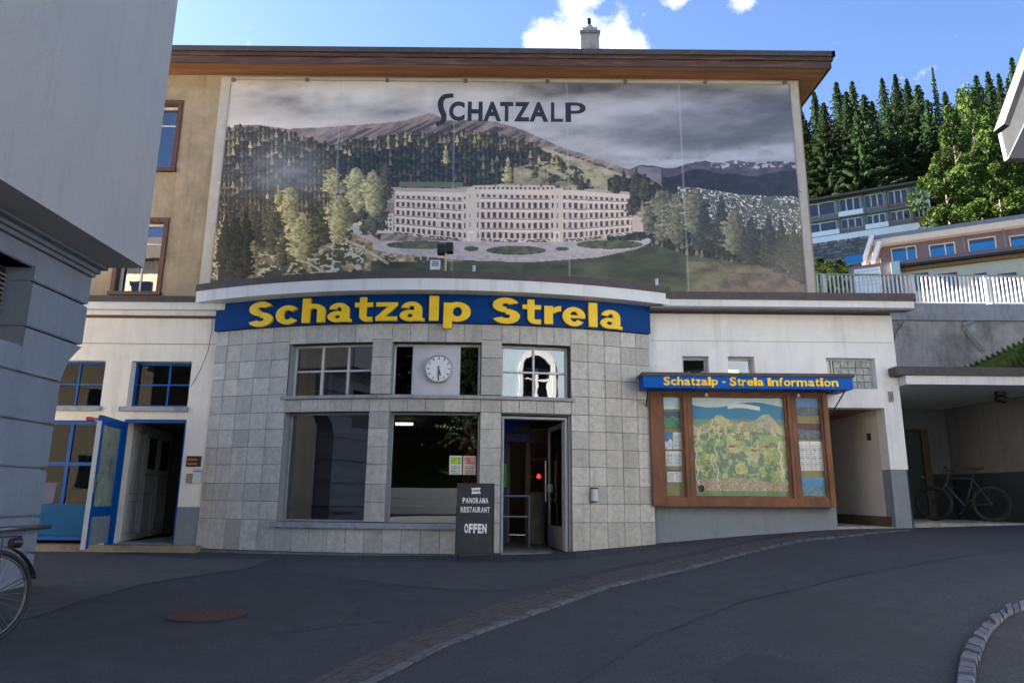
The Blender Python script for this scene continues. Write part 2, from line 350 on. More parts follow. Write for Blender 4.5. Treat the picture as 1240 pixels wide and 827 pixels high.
GL = {'l': [('b', 0, 1, 0, 1)],
 'h': [('b', 0, .33, 0, 1), ('b', .67, 1, 0, .49), ('r', .5, .48, .5, .285, .17, .10, 0, 180)],
 'c': [('r', .5, .5, .5, .5, .19, .26, 38, 322)],
 'e': [('r', .5, .5, .5, .5, .18, .27, 0, 325), ('b', .14, .985, .42, .57)],
 'a': [('b', .58, .90, .02, .64), ('r', .47, .62, .43, .38, .12, .17, 0, 168), ('r', .41, .285, .41, .285, .12, .09, 0, 360), ('b', .86, 1.0, 0, .15)],
 't': [('b', .27, .64, .2, 1), ('b', 0, 1, .60, .78), ('r', .70, .24, .43, .24, .06, .05, 180, 270), ('b', .69, 1, 0, .19)],
 'z': [('b', 0, 1, .78, 1), ('b', .0, 1, 0, .22), ('p', (.02, .215), (.42, .215), (.98, .785), (.58, .785))],
 'p': [('b', 0, .32, 0, .97), ('r', .51, .63, .49, .37, .17, .18, 0, 360)],
 'r': [('b', 0, .50, 0, .97), ('r', 1.0, .50, .72, .50, .42, .22, 92, 158)],
 'S': [('r', .49, .715, .47, .285, .13, .075, 20, 275), ('r', .5, .285, .5, .285, .15, .075, -160, 95)]}
def cut_letter(ch, xf, x0, x1, z0, z1, m, parent, depth):
    mb = MB(xf); X = lambda u: x0+(x1-x0)*u; Zf = lambda v: z0+(z1-z0)*v
    for k, g in enumerate(GL[ch]):
        d0 = .0008*k
        if g[0] == 'b': mb.box(X(g[1]), X(g[2]), d0, depth, Zf(g[3]), Zf(g[4]))
        elif g[0] == 'p': mb.prism([(X(u), d0, Zf(v)) for u, v in g[1:]], (0, depth-d0, 0)) if False else None
        if g[0] == 'p':
            a = [mb.vert((X(u), d0, Zf(v))) for u, v in g[1:]]; b = [mb.vert((X(u), depth, Zf(v))) for u, v in g[1:]]
            mb.f += [a, b[::-1]]+[[a[q], b[q], b[(q+1) % 4], a[(q+1) % 4]] for q in range(4)]; mb.m += [0]*6
        if g[0] == 'r':
            _, cx, cz, ro, zo, ri, zi, a0, a1 = g; n = max(6, int(abs(a1-a0)/11)); ring = []
            for q in range(n+1):
                t = R(a0+(a1-a0)*q/n); c_, s_ = math.cos(t), math.sin(t)
                ring.append([mb.vert((X(cx+rx*c_), dd, Zf(cz+rz*s_))) for rx, rz, dd in ((ro, zo, d0), (ri, zi, d0), (ri, zi, depth), (ro, zo, depth))])
            for a, b in zip(ring, ring[1:]):
                for q in range(4): mb.f.append([a[q], b[q], b[(q+1) % 4], a[(q+1) % 4]]); mb.m.append(0)
            if abs(a1-a0) < 359: mb.f += [ring[0][::-1], ring[-1]]; mb.m += [0, 0]
    return mb.build('letter', m, parent)

# ------------------------------------------------------------------ ground, kerbs, setts
def sheet(xs, ys, zf, name, m, dz=0.0):
    V = [(x, y, float(zf(x, y))+dz) for y in ys for x in xs]; nx = len(xs)
    Fc = [(j*nx+i, j*nx+i+1, (j+1)*nx+i+1, (j+1)*nx+i) for j in range(len(ys)-1) for i in range(nx-1)]
    me = bpy.data.meshes.new(name); me.from_pydata(V, [], Fc); me.materials.append(m); me.polygons.foreach_set('use_smooth', [True]*len(Fc))
    o = bpy.data.objects.new(name, me); col.objects.link(o); return o
xs = sorted({*[-400, -200, -100, -60, -40, -30, -22, -16], *[round(-12+.5*i, 2) for i in range(49)], 14, 18, 24, 32, 45, 60, 100, 200, 400})
ys = sorted({*[-400, -200, -100, -60, -30, -15, -8, -4, -2], *[round(.5*i, 2) for i in range(0, 37)], 20, 24, 30, 45, 80, 150, 400})
def gzz(x, y): return gz(x, y) - (0.02*max(0, y-60))
tag(sheet(xs, ys, gzz, 'road', M['asphalt']), 'dark grey asphalt of the sloping street', None, None, 'structure')
# warm bounced light before the left shop, painted as a browner asphalt patch
def tri_patch(pts, m, name, dz):
    V = []; Fc = []
    poly = [gpt(*p) for p in pts]
    cx = sum(p.x for p in poly)/len(poly); cy = sum(p.y for p in poly)/len(poly); rings = 8
    for k in range(rings+1):
        t = k/rings
        for i in range(len(poly)):
            for q in range(4):
                a, b = poly[i], poly[(i+1) % len(poly)]; x = a.x+(b.x-a.x)*q/4; y = a.y+(b.y-a.y)*q/4
                x = cx+(x-cx)*t; y = cy+(y-cy)*t; V.append((x, y, float(gz(x, y))+dz))
    n = len(poly)*4
    for k in range(rings):
        for i in range(n): Fc.append((k*n+i, k*n+(i+1) % n, (k+1)*n+(i+1) % n, (k+1)*n+i))
    me = bpy.data.meshes.new(name); me.from_pydata(V, [], Fc); me.materials.append(m); o = bpy.data.objects.new(name, me); col.objects.link(o); return o
tag(tri_patch([(20, 752), (60, 742), (95, 728), (132, 719), (170, 708), (230, 698), (298, 689), (330, 677), (236, 677), (140, 670), (45, 668), (-60, 668), (-120, 740)], M['asphalt_warm_lit'], 'warm_light_patch', .006),
    'warm light painted as a browner asphalt patch before the shop door', None, None, 'structure')
def spline(pts, n):
    P = [Vector(p) for p in pts]; out = []
    L = [0]
    for a, b in zip(P, P[1:]): L.append(L[-1]+(b-a).length)
    X = np.linspace(0, L[-1], n)
    return [Vector([float(np.interp(x, L, [p[k] for p in P])) for k in range(3)]) for x in X]
up_e = [(330, 850), (400, 813), (468, 783), (535.5, 756.5), (603, 730), (671, 713.5), (739, 693), (820, 678), (885, 662), (970, 646), (1048, 641.5), (1094.5, 640)]
lo_u = [(400, 850), (443, 825), (495, 799), (528, 782), (596, 757), (664, 733.5), (733, 709), (817, 691), (883, 673.6), (968, 654), (1030, 648.6), (1101, 641.9)]
lo_l = [(415, 850), (453, 828), (505, 802), (538, 785), (606, 759.5), (674, 736), (741, 711.5), (822, 693), (887, 675.5), (972, 655.8), (1032, 650.2), (1102, 642.8)]
def band(e0, e1, name, m, dz, n=60):
    A = spline([gpt(*p) for p in e0], n); B = spline([gpt(*p) for p in e1], n)
    V = [(p.x, p.y, float(gz(p.x, p.y))+dz) for p in A+B]
    me = bpy.data.meshes.new(name); me.from_pydata(V, [], [(i, i+1, n+i+1, n+i) for i in range(n-1)]); me.materials.append(m)
    o = bpy.data.objects.new(name, me); col.objects.link(o); return o, A, B
gut, A, B = band(up_e, lo_l, 'gutter', M['gutter_bed'], .005); tag(gut, 'paved gutter strip along the street edge', None, None, 'structure')
def setts(A, B, rows, count, m, parent, hgt, name, jit=.06, stuff=False):
    A = spline(A, count+1); B = spline(B, count+1); mbs = MB() if stuff else None
    for i in range(count):
        for j in range(rows):
            t0, t1 = j/rows+.03/rows*2, (j+1)/rows-.03/rows*2
            off = .5 if (j % 2 and i < count-1) else 0
            def P(k, t):
                a = A[i]+(A[i+1]-A[i])*k; b = B[i]+(B[i+1]-B[i])*k
                if k+off > 1 and i+2 < len(A): pass
                return a+(b-a)*t
            k0, k1 = .05, .95
            jj = lambda: rnd.uniform(-jit, jit)
            base = [P(k0+jj()*.6, t0+jj()/rows*.4), P(k1+jj()*.6, t0+jj()/rows*.4), P(k1+jj()*.6, t1+jj()/rows*.4), P(k0+jj()*.6, t1+jj()/rows*.4)]
            c = sum(base, Vector())/4; h = hgt*rnd.uniform(.6, 1.3)
            mb = mbs or MB(); lows = [(p.x, p.y, float(gz(p.x, p.y))-.02) for p in base]
            mids = [(p.x, p.y, float(gz(p.x, p.y))+h*.55) for p in base]
            tops = []
            for p in base:
                q = p+(c-p)*.12; tops.append((q.x, q.y, float(gz(q.x, q.y))+h))
            a = [mb.vert(p) for p in lows]; b = [mb.vert(p) for p in mids]; d = [mb.vert(p) for p in tops]
            for q in range(4):
                mb.f.append([a[q], a[(q+1) % 4], b[(q+1) % 4], b[q]]); mb.f.append([b[q], b[(q+1) % 4], d[(q+1) % 4], d[q]]); mb.m += [0, 0]
            mb.f.append(d); mb.m.append(0)
            if not stuff: mb.build(name, m, parent)
    if stuff: return mbs.build(name, m, parent)
setts([gpt(*p) for p in lo_u], [gpt(*p) for p in lo_l], 1, 60, M['kerbstone'], gut, .02, 'kerb_stone', .05)
o = setts([gpt(*p) for p in up_e], [gpt(*p) for p in lo_u], 4, 150, M['cobble_brown'], gut, .012, 'small_setts', .12, True); tag(o, None, None, None, 'stuff')
out_e = [(1157, 850), (1158.5, 827), (1161, 810.6), (1167.5, 788.6), (1179, 771.8), (1194.7, 755), (1214, 740.7), (1238.7, 729), (1290, 716)]
in_e = [(1181, 850), (1182.4, 827), (1184.4, 810.6), (1189, 797.6), (1194.7, 780.8), (1202.5, 765.3), (1220.6, 748.5), (1240, 739.4), (1290, 727)]
isl, A, B = band(out_e, in_e, 'island_kerb', M['gutter_bed'], .006, 30); tag(isl, 'curved edging of pale setts in the road', None, None, 'structure')
setts([gpt(*p) for p in out_e], [gpt(*p) for p in in_e], 1, 24, M['cobble'], isl, .045, 'sett', .09)
# cracks and tar seams in the street
mb = MB()
for pts in ([(48, 738), (66, 735.5), (84, 734.5)], [(-30, 741), (20, 740), (48, 738)]):
    P = spline([gpt(*p) for p in pts], 14)
    for a, b in zip(P, P[1:]):
        q = .012+rnd.random()*.01; mb.quad((a.x, a.y-q, a.z+.010), (b.x, b.y-q, b.z+.010), (b.x, b.y+q, b.z+.010), (a.x, a.y+q, a.z+.010))
o = mb.build('tar_seam', M['ink'], None); tag(o, None, None, None, 'structure')
mb = MB()
for pts in ([(580, 673), (630, 676), (690, 674)], [(930, 790), (945, 795), (958, 799)], [(690, 672), (700, 667), (796, 660)]):
    P = spline([gpt(*p) for p in pts], 14)
    for a, b in zip(P, P[1:]):
        q = .006+rnd.random()*.008; mb.quad((a.x, a.y-q, a.z+.008), (b.x, b.y-q, b.z+.008), (b.x, b.y+q, b.z+.008), (a.x, a.y+q, a.z+.008))
tag(mb.build('road_crack', M['ink'], None), None, None, None, 'structure')
def decal(pts, m, name, dz, label=None):
    o = tri_patch(pts, m, name, dz); tag(o, label, None, None, 'structure'); return o
M['asphalt_new'] = mat('asphalt_new', (.021, .024, .031), .8, .15, 4, .9, 90, speck=.35)
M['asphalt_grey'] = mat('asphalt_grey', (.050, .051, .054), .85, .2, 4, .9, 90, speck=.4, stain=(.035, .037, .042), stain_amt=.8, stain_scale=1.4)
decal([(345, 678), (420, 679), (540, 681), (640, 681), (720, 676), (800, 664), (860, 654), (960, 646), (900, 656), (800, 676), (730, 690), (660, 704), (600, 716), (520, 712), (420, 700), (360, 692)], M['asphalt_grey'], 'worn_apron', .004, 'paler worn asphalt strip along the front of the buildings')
decal([(905, 790), (985, 806), (1035, 850), (880, 850), (860, 815)], M['asphalt_new'], 'road_patch', .004, 'darker repaired asphalt patch in the road')
mb = MB()
for pts, wd in (([(700, 827), (780, 775), (900, 728), (1040, 695), (1240, 664)], .012), ([(120, 827), (230, 790), (330, 768), (420, 757), (470, 752)], .010), ([(330, 677), (340, 700), (300, 735)], .008)):
    P = spline([gpt(*p) for p in pts], 60)
    for i in range(len(P)-1):
        a, b = P[i], P[i+1]; q = wd*rnd.uniform(.3, 1.3); j0 = rnd.uniform(-.012, .012); mb.quad((a.x, a.y-q, float(gz(a.x, a.y))+.0085), (b.x, b.y-q, float(gz(b.x, b.y))+.0085), (b.x, b.y+q+j0, float(gz(b.x, b.y))+.0085), (a.x, a.y+q+j0, float(gz(a.x, a.y))+.0085))
tag(mb.build('tar_seam', M['asphalt_new'], None), 'thin tar sealed seams running across the road', None, None, 'structure')
# grit and leaves gathered along the wall feet
mb = MB()
for k in range(900):
    px = rnd.uniform(240, 1010); yb = np.interp(px, [240, 600, 700, 800, 1015], [675, 672, 672, 660, 636])+abs(rnd.gauss(0, 3)); g = gpt(px, float(yb)); q = rnd.uniform(.004, .014); a = rnd.uniform(0, 6.28); z = g.z+.010
    mb.quad((g.x+q*math.cos(a), g.y+q*math.sin(a), z), (g.x-q*math.sin(a)*.6, g.y+q*math.cos(a)*.6, z+.003), (g.x-q*math.cos(a), g.y-q*math.sin(a), z), (g.x+q*math.sin(a)*.6, g.y-q*math.cos(a)*.6, z+.002))
tag(mb.build('grit', M['stone_step'] if 'stone_step' in M else M['cobble'], None, fix=False), 'grit and dry leaf crumbs along the wall feet', 'grit', None, 'stuff')
# manhole
c = gpt(252, 745); mh = empty('manhole_cover', c, 'round rusty brown manhole cover set in the street asphalt', 'manhole cover')
mb = MB(); mb.tube((c.x, c.y, c.z-.05), (c.x, c.y, c.z+.012), .36, n=40); o = mb.build('frame_ring', M['asphalt_new'], mh); 
mb = MB(); mb.tube((c.x, c.y, c.z-.02), (c.x, c.y, c.z+.017), .33, n=40); mb.build('lid', M['rust'], mh)
mb = MB()
for i in range(-7, 8):
    L = math.sqrt(.31**2-(i*.042)**2); mb.box(c.x+i*.042-.012, c.x+i*.042+.012, c.y-L, c.y+L, c.z+.017, c.z+.024)
mb.build('lid_rib', M['rust'], mh); mb = MB(); mb.box(c.x-.03, c.x+.03, c.y-.02, c.y+.02, c.z+.02, c.z+.026); mb.build('lift_slot', M['ink'], mh)

# ------------------------------------------------------------------ the bowed granite pavilion
RB, YF, XC = 11.0, 12.0, -1.35
def bow(p):
    s, d, z = p; th = s/RB; r = RB-d
    return Vector((XC+r*math.sin(th), YF+RB-r*math.cos(th), z))
SL, SR = -4.28, 3.98
pav = empty('granite_pavilion', (XC, 12.8, .2), 'bow-fronted pavilion clad in grey granite slabs under a curved white cornice', 'building')
cuts = [round(-4.28+.25*i, 3) for i in range(34)]
ZB = .31
Wu = [(-2.66, -1.10, 2.93, 3.87), (-.76, .81, 2.93, 3.87), (1.18, 2.41, 2.93, 3.87)]
Wl = [(-2.67, -1.10, .80, 2.65), (-.75, .82, .80, 2.65)]
Dr = (1.19, 2.42, .0, 2.62)
holes = Wu + Wl + [Dr]
grid_wall(SL, SR, -.2, 4.95, .03, .32, holes, bow, cuts).build('wall', M['mortar'], pav)
# granite slabs, one object each, sharing a unit mesh
def unit_slab():
    mb = MB(); b = .012
    bk = [(-.5, 1, -.5), (.5, 1, -.5), (.5, 1, .5), (-.5, 1, .5)]; md = [(x, .25, z) for x, _, z in bk]; fr = [(x*(1-b), 0, z*(1-b)) for x, _, z in bk]
    a = [mb.vert(p) for p in bk]; c = [mb.vert(p) for p in md]; d = [mb.vert(p) for p in fr]
    for q in range(4):
        mb.f += [[a[q], a[(q+1) % 4], c[(q+1) % 4], c[q]], [c[q], c[(q+1) % 4], d[(q+1) % 4], d[q]]]; mb.m += [0, 0]
    mb.f.append(d[::-1]); mb.m.append(0)
    me = bpy.data.meshes.new('slab'); me.from_pydata(mb.v, [], mb.f); me.materials.append(M['granite']); me.validate(); return me
SLAB = unit_slab()
import bmesh
bm = bmesh.new(); bm.from_mesh(SLAB); bmesh.ops.recalc_face_normals(bm, faces=bm.faces); bm.to_mesh(SLAB); bm.free()
nslab = 0
def slab(s0, s1, z0, z1, parent=pav, name='slab'):
    g = .003; s0 += g; s1 -= g; z0 += g; z1 -= g
    if s1-s0 < .03 or z1-z0 < .02: return
    sm = (s0+s1)/2; o = bpy.data.objects.new(name, SLAB); col.objects.link(o)
    depth_j = rnd.uniform(-.004, .004)
    o.parent = parent; o.location = bow((sm, depth_j, (z0+z1)/2)) - wloc(parent)
    o.scale = (s1-s0, .034, z1-z0); o.rotation_euler = (rnd.uniform(-.004, .004), 0, sm/RB+rnd.uniform(-.006, .006))
rows = [4.20, 3.92, 3.60, 3.28, 2.97, 2.65, 2.36, 2.05, 1.75, 1.43, 1.13, .82, .31]
lc = [SL, -4.00, -3.68, -3.35, -3.01, -2.67]
rc = [2.42, 2.74, 3.06, 3.38, 3.69, SR]
for z1, z0 in zip(rows, rows[1:]):
    for a, b in zip(lc, lc[1:]): slab(a, b, z0, z1)
    zz0 = z0
    if z0 < .5:        # the bottom row follows the rising street
        for a, b in zip(rc, rc[1:]): slab(a, b, .31, z1)
    else:
        for a, b in zip(rc, rc[1:]): slab(a, b, z0, z1)
def cols(s0, s1, n): return [s0+(s1-s0)*i/n for i in range(n+1)]
top = cols(-2.67, -1.10, 5)+cols(-.75, .81, 5)+cols(1.18, 2.42, 4)
for blk, n in (((-2.67, -1.10), 5), ((-1.10, -.75), 1), ((-.75, .82), 5), ((.82, 1.18), 1), ((1.18, 2.42), 4)):
    cs = cols(blk[0], blk[1], n)
    for a, b in zip(cs, cs[1:]):
        slab(a, b, 3.87 if n > 1 else 3.92, 4.20); slab(a, b, 2.65, 2.87)
for a, b in ((-1.10, -.75), (.82, 1.18)):
    for z1, z0 in ((3.92, 3.60), (3.60, 3.28), (3.28, 2.95)): slab(a, b, z0, z1)
    zr = [2.65, 2.36, 2.05, 1.75, 1.43, 1.13, .81]
    for z1, z0 in zip(zr, zr[1:]): slab(a, b, z0, z1)
slab(.82, 1.18, .33, .81)
for a, b in zip(cols(-2.67, .82, 11), cols(-2.67, .82, 11)[1:]): slab(a, b, .31, .70)
def bowbox(s0, s1, d0, d1, z0, z1, n=None):
    mb = MB(bow); n = n or max(1, int((s1-s0)/.3)); ss = [s0+(s1-s0)*i/n for i in range(n+1)]
    for a, b in zip(ss, ss[1:]):
        mb.quad((a, d0, z0), (b, d0, z0), (b, d0, z1), (a, d0, z1)); mb.quad((a, d1, z0), (b, d1, z0), (b, d1, z1), (a, d1, z1))
        mb.quad((a, d0, z0), (b, d0, z0), (b, d1, z0), (a, d1, z0)); mb.quad((a, d0, z1), (b, d0, z1), (b, d1, z1), (a, d1, z1))
    mb.quad((s0, d0, z0), (s0, d1, z0), (s0, d1, z1), (s0, d0, z1)); mb.quad((s1, d0, z0), (s1, d1, z0), (s1, d1, z1), (s1, d0, z1))
    import bmesh
    return mb
bowbox(SL+.005, 1.16, .012, .31, -.1, .30).build('plinth', M['granite_dark'], pav)
bowbox(2.45, SR-.005, .012, .31, -.1, .30).build('plinth', M['granite_dark'], pav)
bowbox(-2.74, 2.48, -.05, .20, 2.875, 2.93).build('window_ledge', M['ledge'], pav)
bowbox(-2.74, .84, -.07, .22, .705, .795).build('window_sill', M['ledge'], pav)
# cornice: white fascia with dark roof edge
cor = bowbox(-4.55, 4.24, -.33, .30, 4.72, 4.93).build('cornice', M['white_paint'], pav)
bowbox(-4.56, 4.25, -.345, .32, 4.93, 5.06).build('roof_edge', M['roof_tar'], cor)
mb = MB(); mb.box(-5.4, 2.6, 13.0, 14.15, 4.85, 4.99); mb.build('flat_roof', M['roof_tar'], pav)
# interior room
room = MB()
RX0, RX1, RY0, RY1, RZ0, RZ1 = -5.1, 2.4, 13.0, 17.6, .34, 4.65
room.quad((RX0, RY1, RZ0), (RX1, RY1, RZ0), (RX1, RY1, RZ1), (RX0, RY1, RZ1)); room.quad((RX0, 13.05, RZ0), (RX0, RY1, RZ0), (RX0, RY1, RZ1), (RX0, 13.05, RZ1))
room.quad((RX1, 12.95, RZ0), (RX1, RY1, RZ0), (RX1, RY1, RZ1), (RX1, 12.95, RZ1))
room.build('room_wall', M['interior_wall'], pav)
def bowplate(z0, z1):
    pts = [bow((q, .30, z0)) for q in np.linspace(-4.0, 3.75, 26)]; mb = MB(); mb.prism([tuple(p) for p in pts]+[(2.45, 17.6, z0), (-5.15, 17.6, z0)], (0, 0, z1-z0)); return mb
bowplate(4.6, 4.66).build('ceiling', M['interior_wall'], pav)
bowplate(.2, .335).build('floor', M['granite_dark'], pav)
mb = MB(); mb.box(-5.1, 1.3, 12.75, 17.5, 2.74, 2.80); mb.build('mezzanine', M['interior_wall'], pav)
# windows ------------------------------------------------------------
def bow_window(h, mull, trans, m, gm, depth=.20, fw=.04, name='window', thick=.05, panes=None):
    s0, s1, z0, z1 = h
    mb = bowbox(s0, s0+fw, depth, depth+thick, z0, z1, 1)
    for args in ((s1-fw, s1, z0, z1), (s0+fw, s1-fw, z1-fw, z1), (s0+fw, s1-fw, z0, z0+fw)):
        b2 = bowbox(args[0], args[1], depth, depth+thick, args[2], args[3], 1); k = len(mb.v); mb.v += b2.v; mb.f += [[i+k for i in f] for f in b2.f]; mb.m += b2.m
    wdw = mb.build(name, m, pav)
    for s in mull: bowbox(s-fw*.45, s+fw*.45, depth+.004, depth+thick-.004, z0+fw, z1-fw, 1).build('mullion', m, wdw)
    ed = [s0]+list(mull)+[s1]
    for t in trans:
        for a, b in zip(ed, ed[1:]):
            bowbox(a+(fw if a == s0 else fw*.45), b-(fw if b == s1 else fw*.45), depth+.006, depth+thick-.006, t-fw*.4, t+fw*.4, 1).build('glazing_bar', m, wdw)
    tz = [z0]+list(trans)+[z1]
    for i, (a, b) in enumerate(zip(ed, ed[1:])):
        for j, (c, d) in enumerate(zip(tz, tz[1:])):
            g = gm[(i+j) % len(gm)] if isinstance(gm, list) else gm
            e0, e1 = bow((s0, depth+.03, 0)), bow((s1, depth+.03, 0)); chd = lambda p: e0.lerp(e1, (p[0]-s0)/(s1-s0))+Vector((0, 0, p[2])); mbp = MB(chd); mbp.quad((a+.005, 0, c+.005), (b-.005, 0, c+.005), (b-.005, 0, d-.005), (a+.005, 0, d-.005)); mbp.build('pane', g, wdw, fix=False)
    return wdw
bow_window(Wu[0], [-2.10, -1.60], [3.40], M['metal_white'], M['glass'])
w2 = bow_window(Wu[1], [-.40, .43], [], M['metal_white'], M['glass_dark'])
bowbox(-.40, .43, .17, .215, 2.95, 3.85, 3).build('blank_panel', mat('panel_satin', (.55, .56, .60), .35, .05, 2, metal=.15), w2)
bow_window(Wu[2], [1.78], [3.40], M['metal_white'], M['glass'])
wl1 = bow_window(Wl[0], [], [], M['frame_grey'], M['glass'], depth=.22, fw=.03)
wl2 = bow_window(Wl[1], [], [], M['frame_grey'], M['glass'], depth=.22, fw=.03)
for wd, h in ((wl1, Wl[0]), (wl2, Wl[1])):
    mb = bowbox(h[0]+.03, h[1]-.03, .33, .38, 1.06, 1.19, 3); mb.build('wooden_rail', M['wood_rail'], wd)
bowbox(-2.64, -1.13, .36, .39, .80, 1.05, 3).build('blue_board', M['interior_blue'], wl1)
# reveals painted blue-grey beside the lower and upper left windows
for h in (Wu[0], Wl[0], Wl[1], Wu[1]):
    mb = MB(bow); mb.box(h[0]+.001, h[0]+.012, .035, .20, h[2]+.002, h[3]-.002); mb.build('reveal_lining', M['dado'], pav)
# roller-blind behind upper windows, mezzanine items
b = MB(bow); b.box(-2.4, -2.1, .6, .62, 3.0, 3.8); b.build('blind', M['interior_warm'], pav)
# interior lamps
for (a, b_) in (((-2.35, 14.3, 2.66), (-2.0, 14.3, 2.66)), ((-.72, 15.3, 2.70), (-.3, 15.3, 2.70))):
    t = empty('ceiling_lamp', a, 'short tube lamp glowing under the ceiling of the dim room, ' + ('left pane' if a[0] < -2 else 'above the middle window'), 'lamp')
    mb = MB(); mb.tube(a, b_, .025, n=8); mb.build('tube', M['lamp_glow'], t); mb = MB(); mb.box(a[0]-.02, b_[0]+.02, a[1]-.04, a[1]+.04, a[2]+.03, a[2]+.06); mb.build('housing', M['black'], t)
# red banner + posters behind middle window
bn = empty('banner', bow((.64, .6, .9)), 'salmon red hanging banner behind the window beside the door', 'banner'); mb = MB(bow); mb.box(.52, .80, .60, .615, 1.15, 2.50); mb.build('cloth', M['banner_red'], bn)
mb = MB(bow); mb.box(.50, .82, .59, .625, 2.50, 2.53); mb.build('rod', M['steel'], bn)

# sign band with letters ------------------------------------------------
sg = empty('shop_sign', bow((-.1, -.1, 4.2)), 'long blue curved fascia sign with raised yellow Schatzalp Strela letters', 'sign')
bowbox(-4.30, 3.98, -.06, .028, 4.205, 4.72).build('sign_board', M['sign_blue'], sg)
def spx(px, py=385): # arc length of a spot on the bow seen at a picture x
    d = px_dir(px, py); cxx, cyy = XC, YF+RB; Rr = RB+.10
    a = d.x**2+d.y**2; b = -2*(d.x*cxx+d.y*cyy); c = cxx**2+cyy**2-Rr*Rr; t = (-b-math.sqrt(b*b-4*a*c))/(2*a)
    return math.atan2(d.x*t-cxx, -(d.y*t-cyy))*RB
XH = (4.225, 4.575); CAP = (4.225, 4.66)
sp = [('S', 301.5, 330.6, 4.20, 4.67), ('c', 334.5, 363, 4.215, 4.565), ('h', 366, 393.5, 4.225, 4.67), ('a', 397, 425.5, 4.215, 4.565), ('t', 429.5, 451, 4.215, 4.655),
      ('z', 455, 481, 4.225, 4.555), ('a', 484, 514, 4.215, 4.565), ('l', 519.5, 531, 4.225, 4.67), ('p', 537, 570, 4.09, 4.565),
      ('S', 595.8, 629.5, 4.20, 4.67), ('t', 632.6, 655, 4.215, 4.655), ('r', 659, 679.5, 4.225, 4.565), ('e', 681, 708.5, 4.215, 4.565), ('l', 712.6, 723, 4.225, 4.67), ('a', 726.5, 753, 4.215, 4.565)]
for ch, a, b, z0, z1 in sp:
    cut_letter(ch, lambda p: bow((p[0], p[1]-.125, p[2])), spx(a), spx(b), z0, z1, M['yellow'], sg, .06)

# red-brown house seen mirrored in the middle window
rdh = empty('brown_house', (-11.5, -22, 0), 'dark red-brown house across the street mirrored in the middle window', 'building')
mb = MB(); mb.box(-13.4, -9.6, -26, -22, -1, 7.0); mb.build('wall', M['red_wood'], rdh); mb = MB(); mb.prism([(-14.0, -21.5, 7.0), (-9.0, -21.5, 7.0), (-11.5, -21.5, 9.4)], (0, -5, 0)); mb.build('roof', M['roof_tar'], rdh)
mb = MB(); mb.box(-9.4, 2.9, -21.2, -20.8, -1, 1.7); o = mb.build('garden_wall', M['opp_pale'], None); tag(o, 'pale garden wall across the street mirrored in the middle window', 'wall')

# clock -----------------------------------------------------------------
cs, cz = spx(530, 447)-.0, 3.41
cc = bow((cs, .12, cz)); ck = empty('wall_clock', cc, 'round white station clock reading half past five', 'clock')
nrm = (bow((cs, 0, cz))-bow((cs, 1, cz))).normalized()
mb = MB(); mb.tube(cc-nrm*.05, cc+nrm*.03, .235, n=40); mb.build('face', M['white_ink'], ck)
mb = MB(); mb.torus(cc+nrm*.03, nrm, .235, .014, 40, 8); mb.build('rim', M['frame_grey'], ck, True)
tx = Vector((nrm.y*-1, nrm.x, 0)); tx = Vector((-nrm.y, nrm.x, 0)) if -nrm.y > 0 else Vector((nrm.y, -nrm.x, 0))
def clockbar(ang, r0, r1, wd, name, dp, m=M['ink']):
    d = tx*math.sin(ang)+Vector((0, 0, 1))*math.cos(ang); e = tx*math.cos(ang)-Vector((0, 0, 1))*math.sin(ang); o = cc+nrm*dp
    mb = MB(); mb.prism([o+d*r0-e*wd, o+d*r1-e*wd, o+d*r1+e*wd, o+d*r0+e*wd], nrm*.004); return mb.build(name, m, ck)
for k in range(12): clockbar(k*math.pi/6, .165, .208, .0075, 'hour_mark', .031)
clockbar(R(165), -.04, .125, .011, 'hour_hand', .037); clockbar(R(180), -.05, .195, .008, 'minute_hand', .043)

# doorway ---------------------------------------------------------------
dz0 = .335
mb = bowbox(1.20, 1.24, .08, .30, dz0, 2.60, 1)
for a in ((2.32, 2.37, dz0, 2.60), (1.24, 2.32, 2.56, 2.60)):
    b2 = bowbox(a[0], a[1], .08, .30, a[2], a[3], 1); k = len(mb.v); mb.v += b2.v; mb.f += [[i+k for i in f] for f in b2.f]; mb.m += b2.m
mb.build('door_frame', mat('door_frame_grey', (.34, .35, .36), .45, .08, 6), pav)
bowbox(2.372, 2.418, .035, .30, .31, 2.62, 1).build('door_jamb', M['granite_dark'], pav)
bowbox(1.2, 2.42, .0, .34, .2, .33, 1).build('threshold', M['granite_dark'], pav)
# open glazed leaf swung inwards at the right jamb
hinge = bow((2.30, .16, 0)); leafd = Vector((-.20, 1.0, 0)).normalized()
def lf(p): # u along the leaf, t thickness, z
    return hinge + leafd*p[0] + Vector((leafd.y, -leafd.x, 0))*p[1] + Vector((0, 0, p[2]))
mb = MB(lf); z0, z1 = .36, 2.52
mb.box(0, .07, 0, .05, z0, z1); mb.box(.98, 1.05, 0, .05, z0, z1); mb.box(.07, .98, .001, .049, z1-.08, z1); mb.box(.07, .98, .001, .049, z0, z0+.38)
lf_o = mb.build('door_leaf', M['frame_grey'], pav)
mb = MB(lf); mb.box(.07, .98, .02, .026, z0+.38, z1-.08); mb.build('door_glass', M['glass'], lf_o)
mb = MB(lf); mb.tube((.93, -.07, 1.15), (.93, -.07, 1.9), .016); mb.tube((.93, -.07, 1.2), (.96, .0, 1.2), .014); mb.box(.94, 1.03, -.03, .07, 1.33, 1.47); mb.build('door_handle', M['steel'], lf_o)
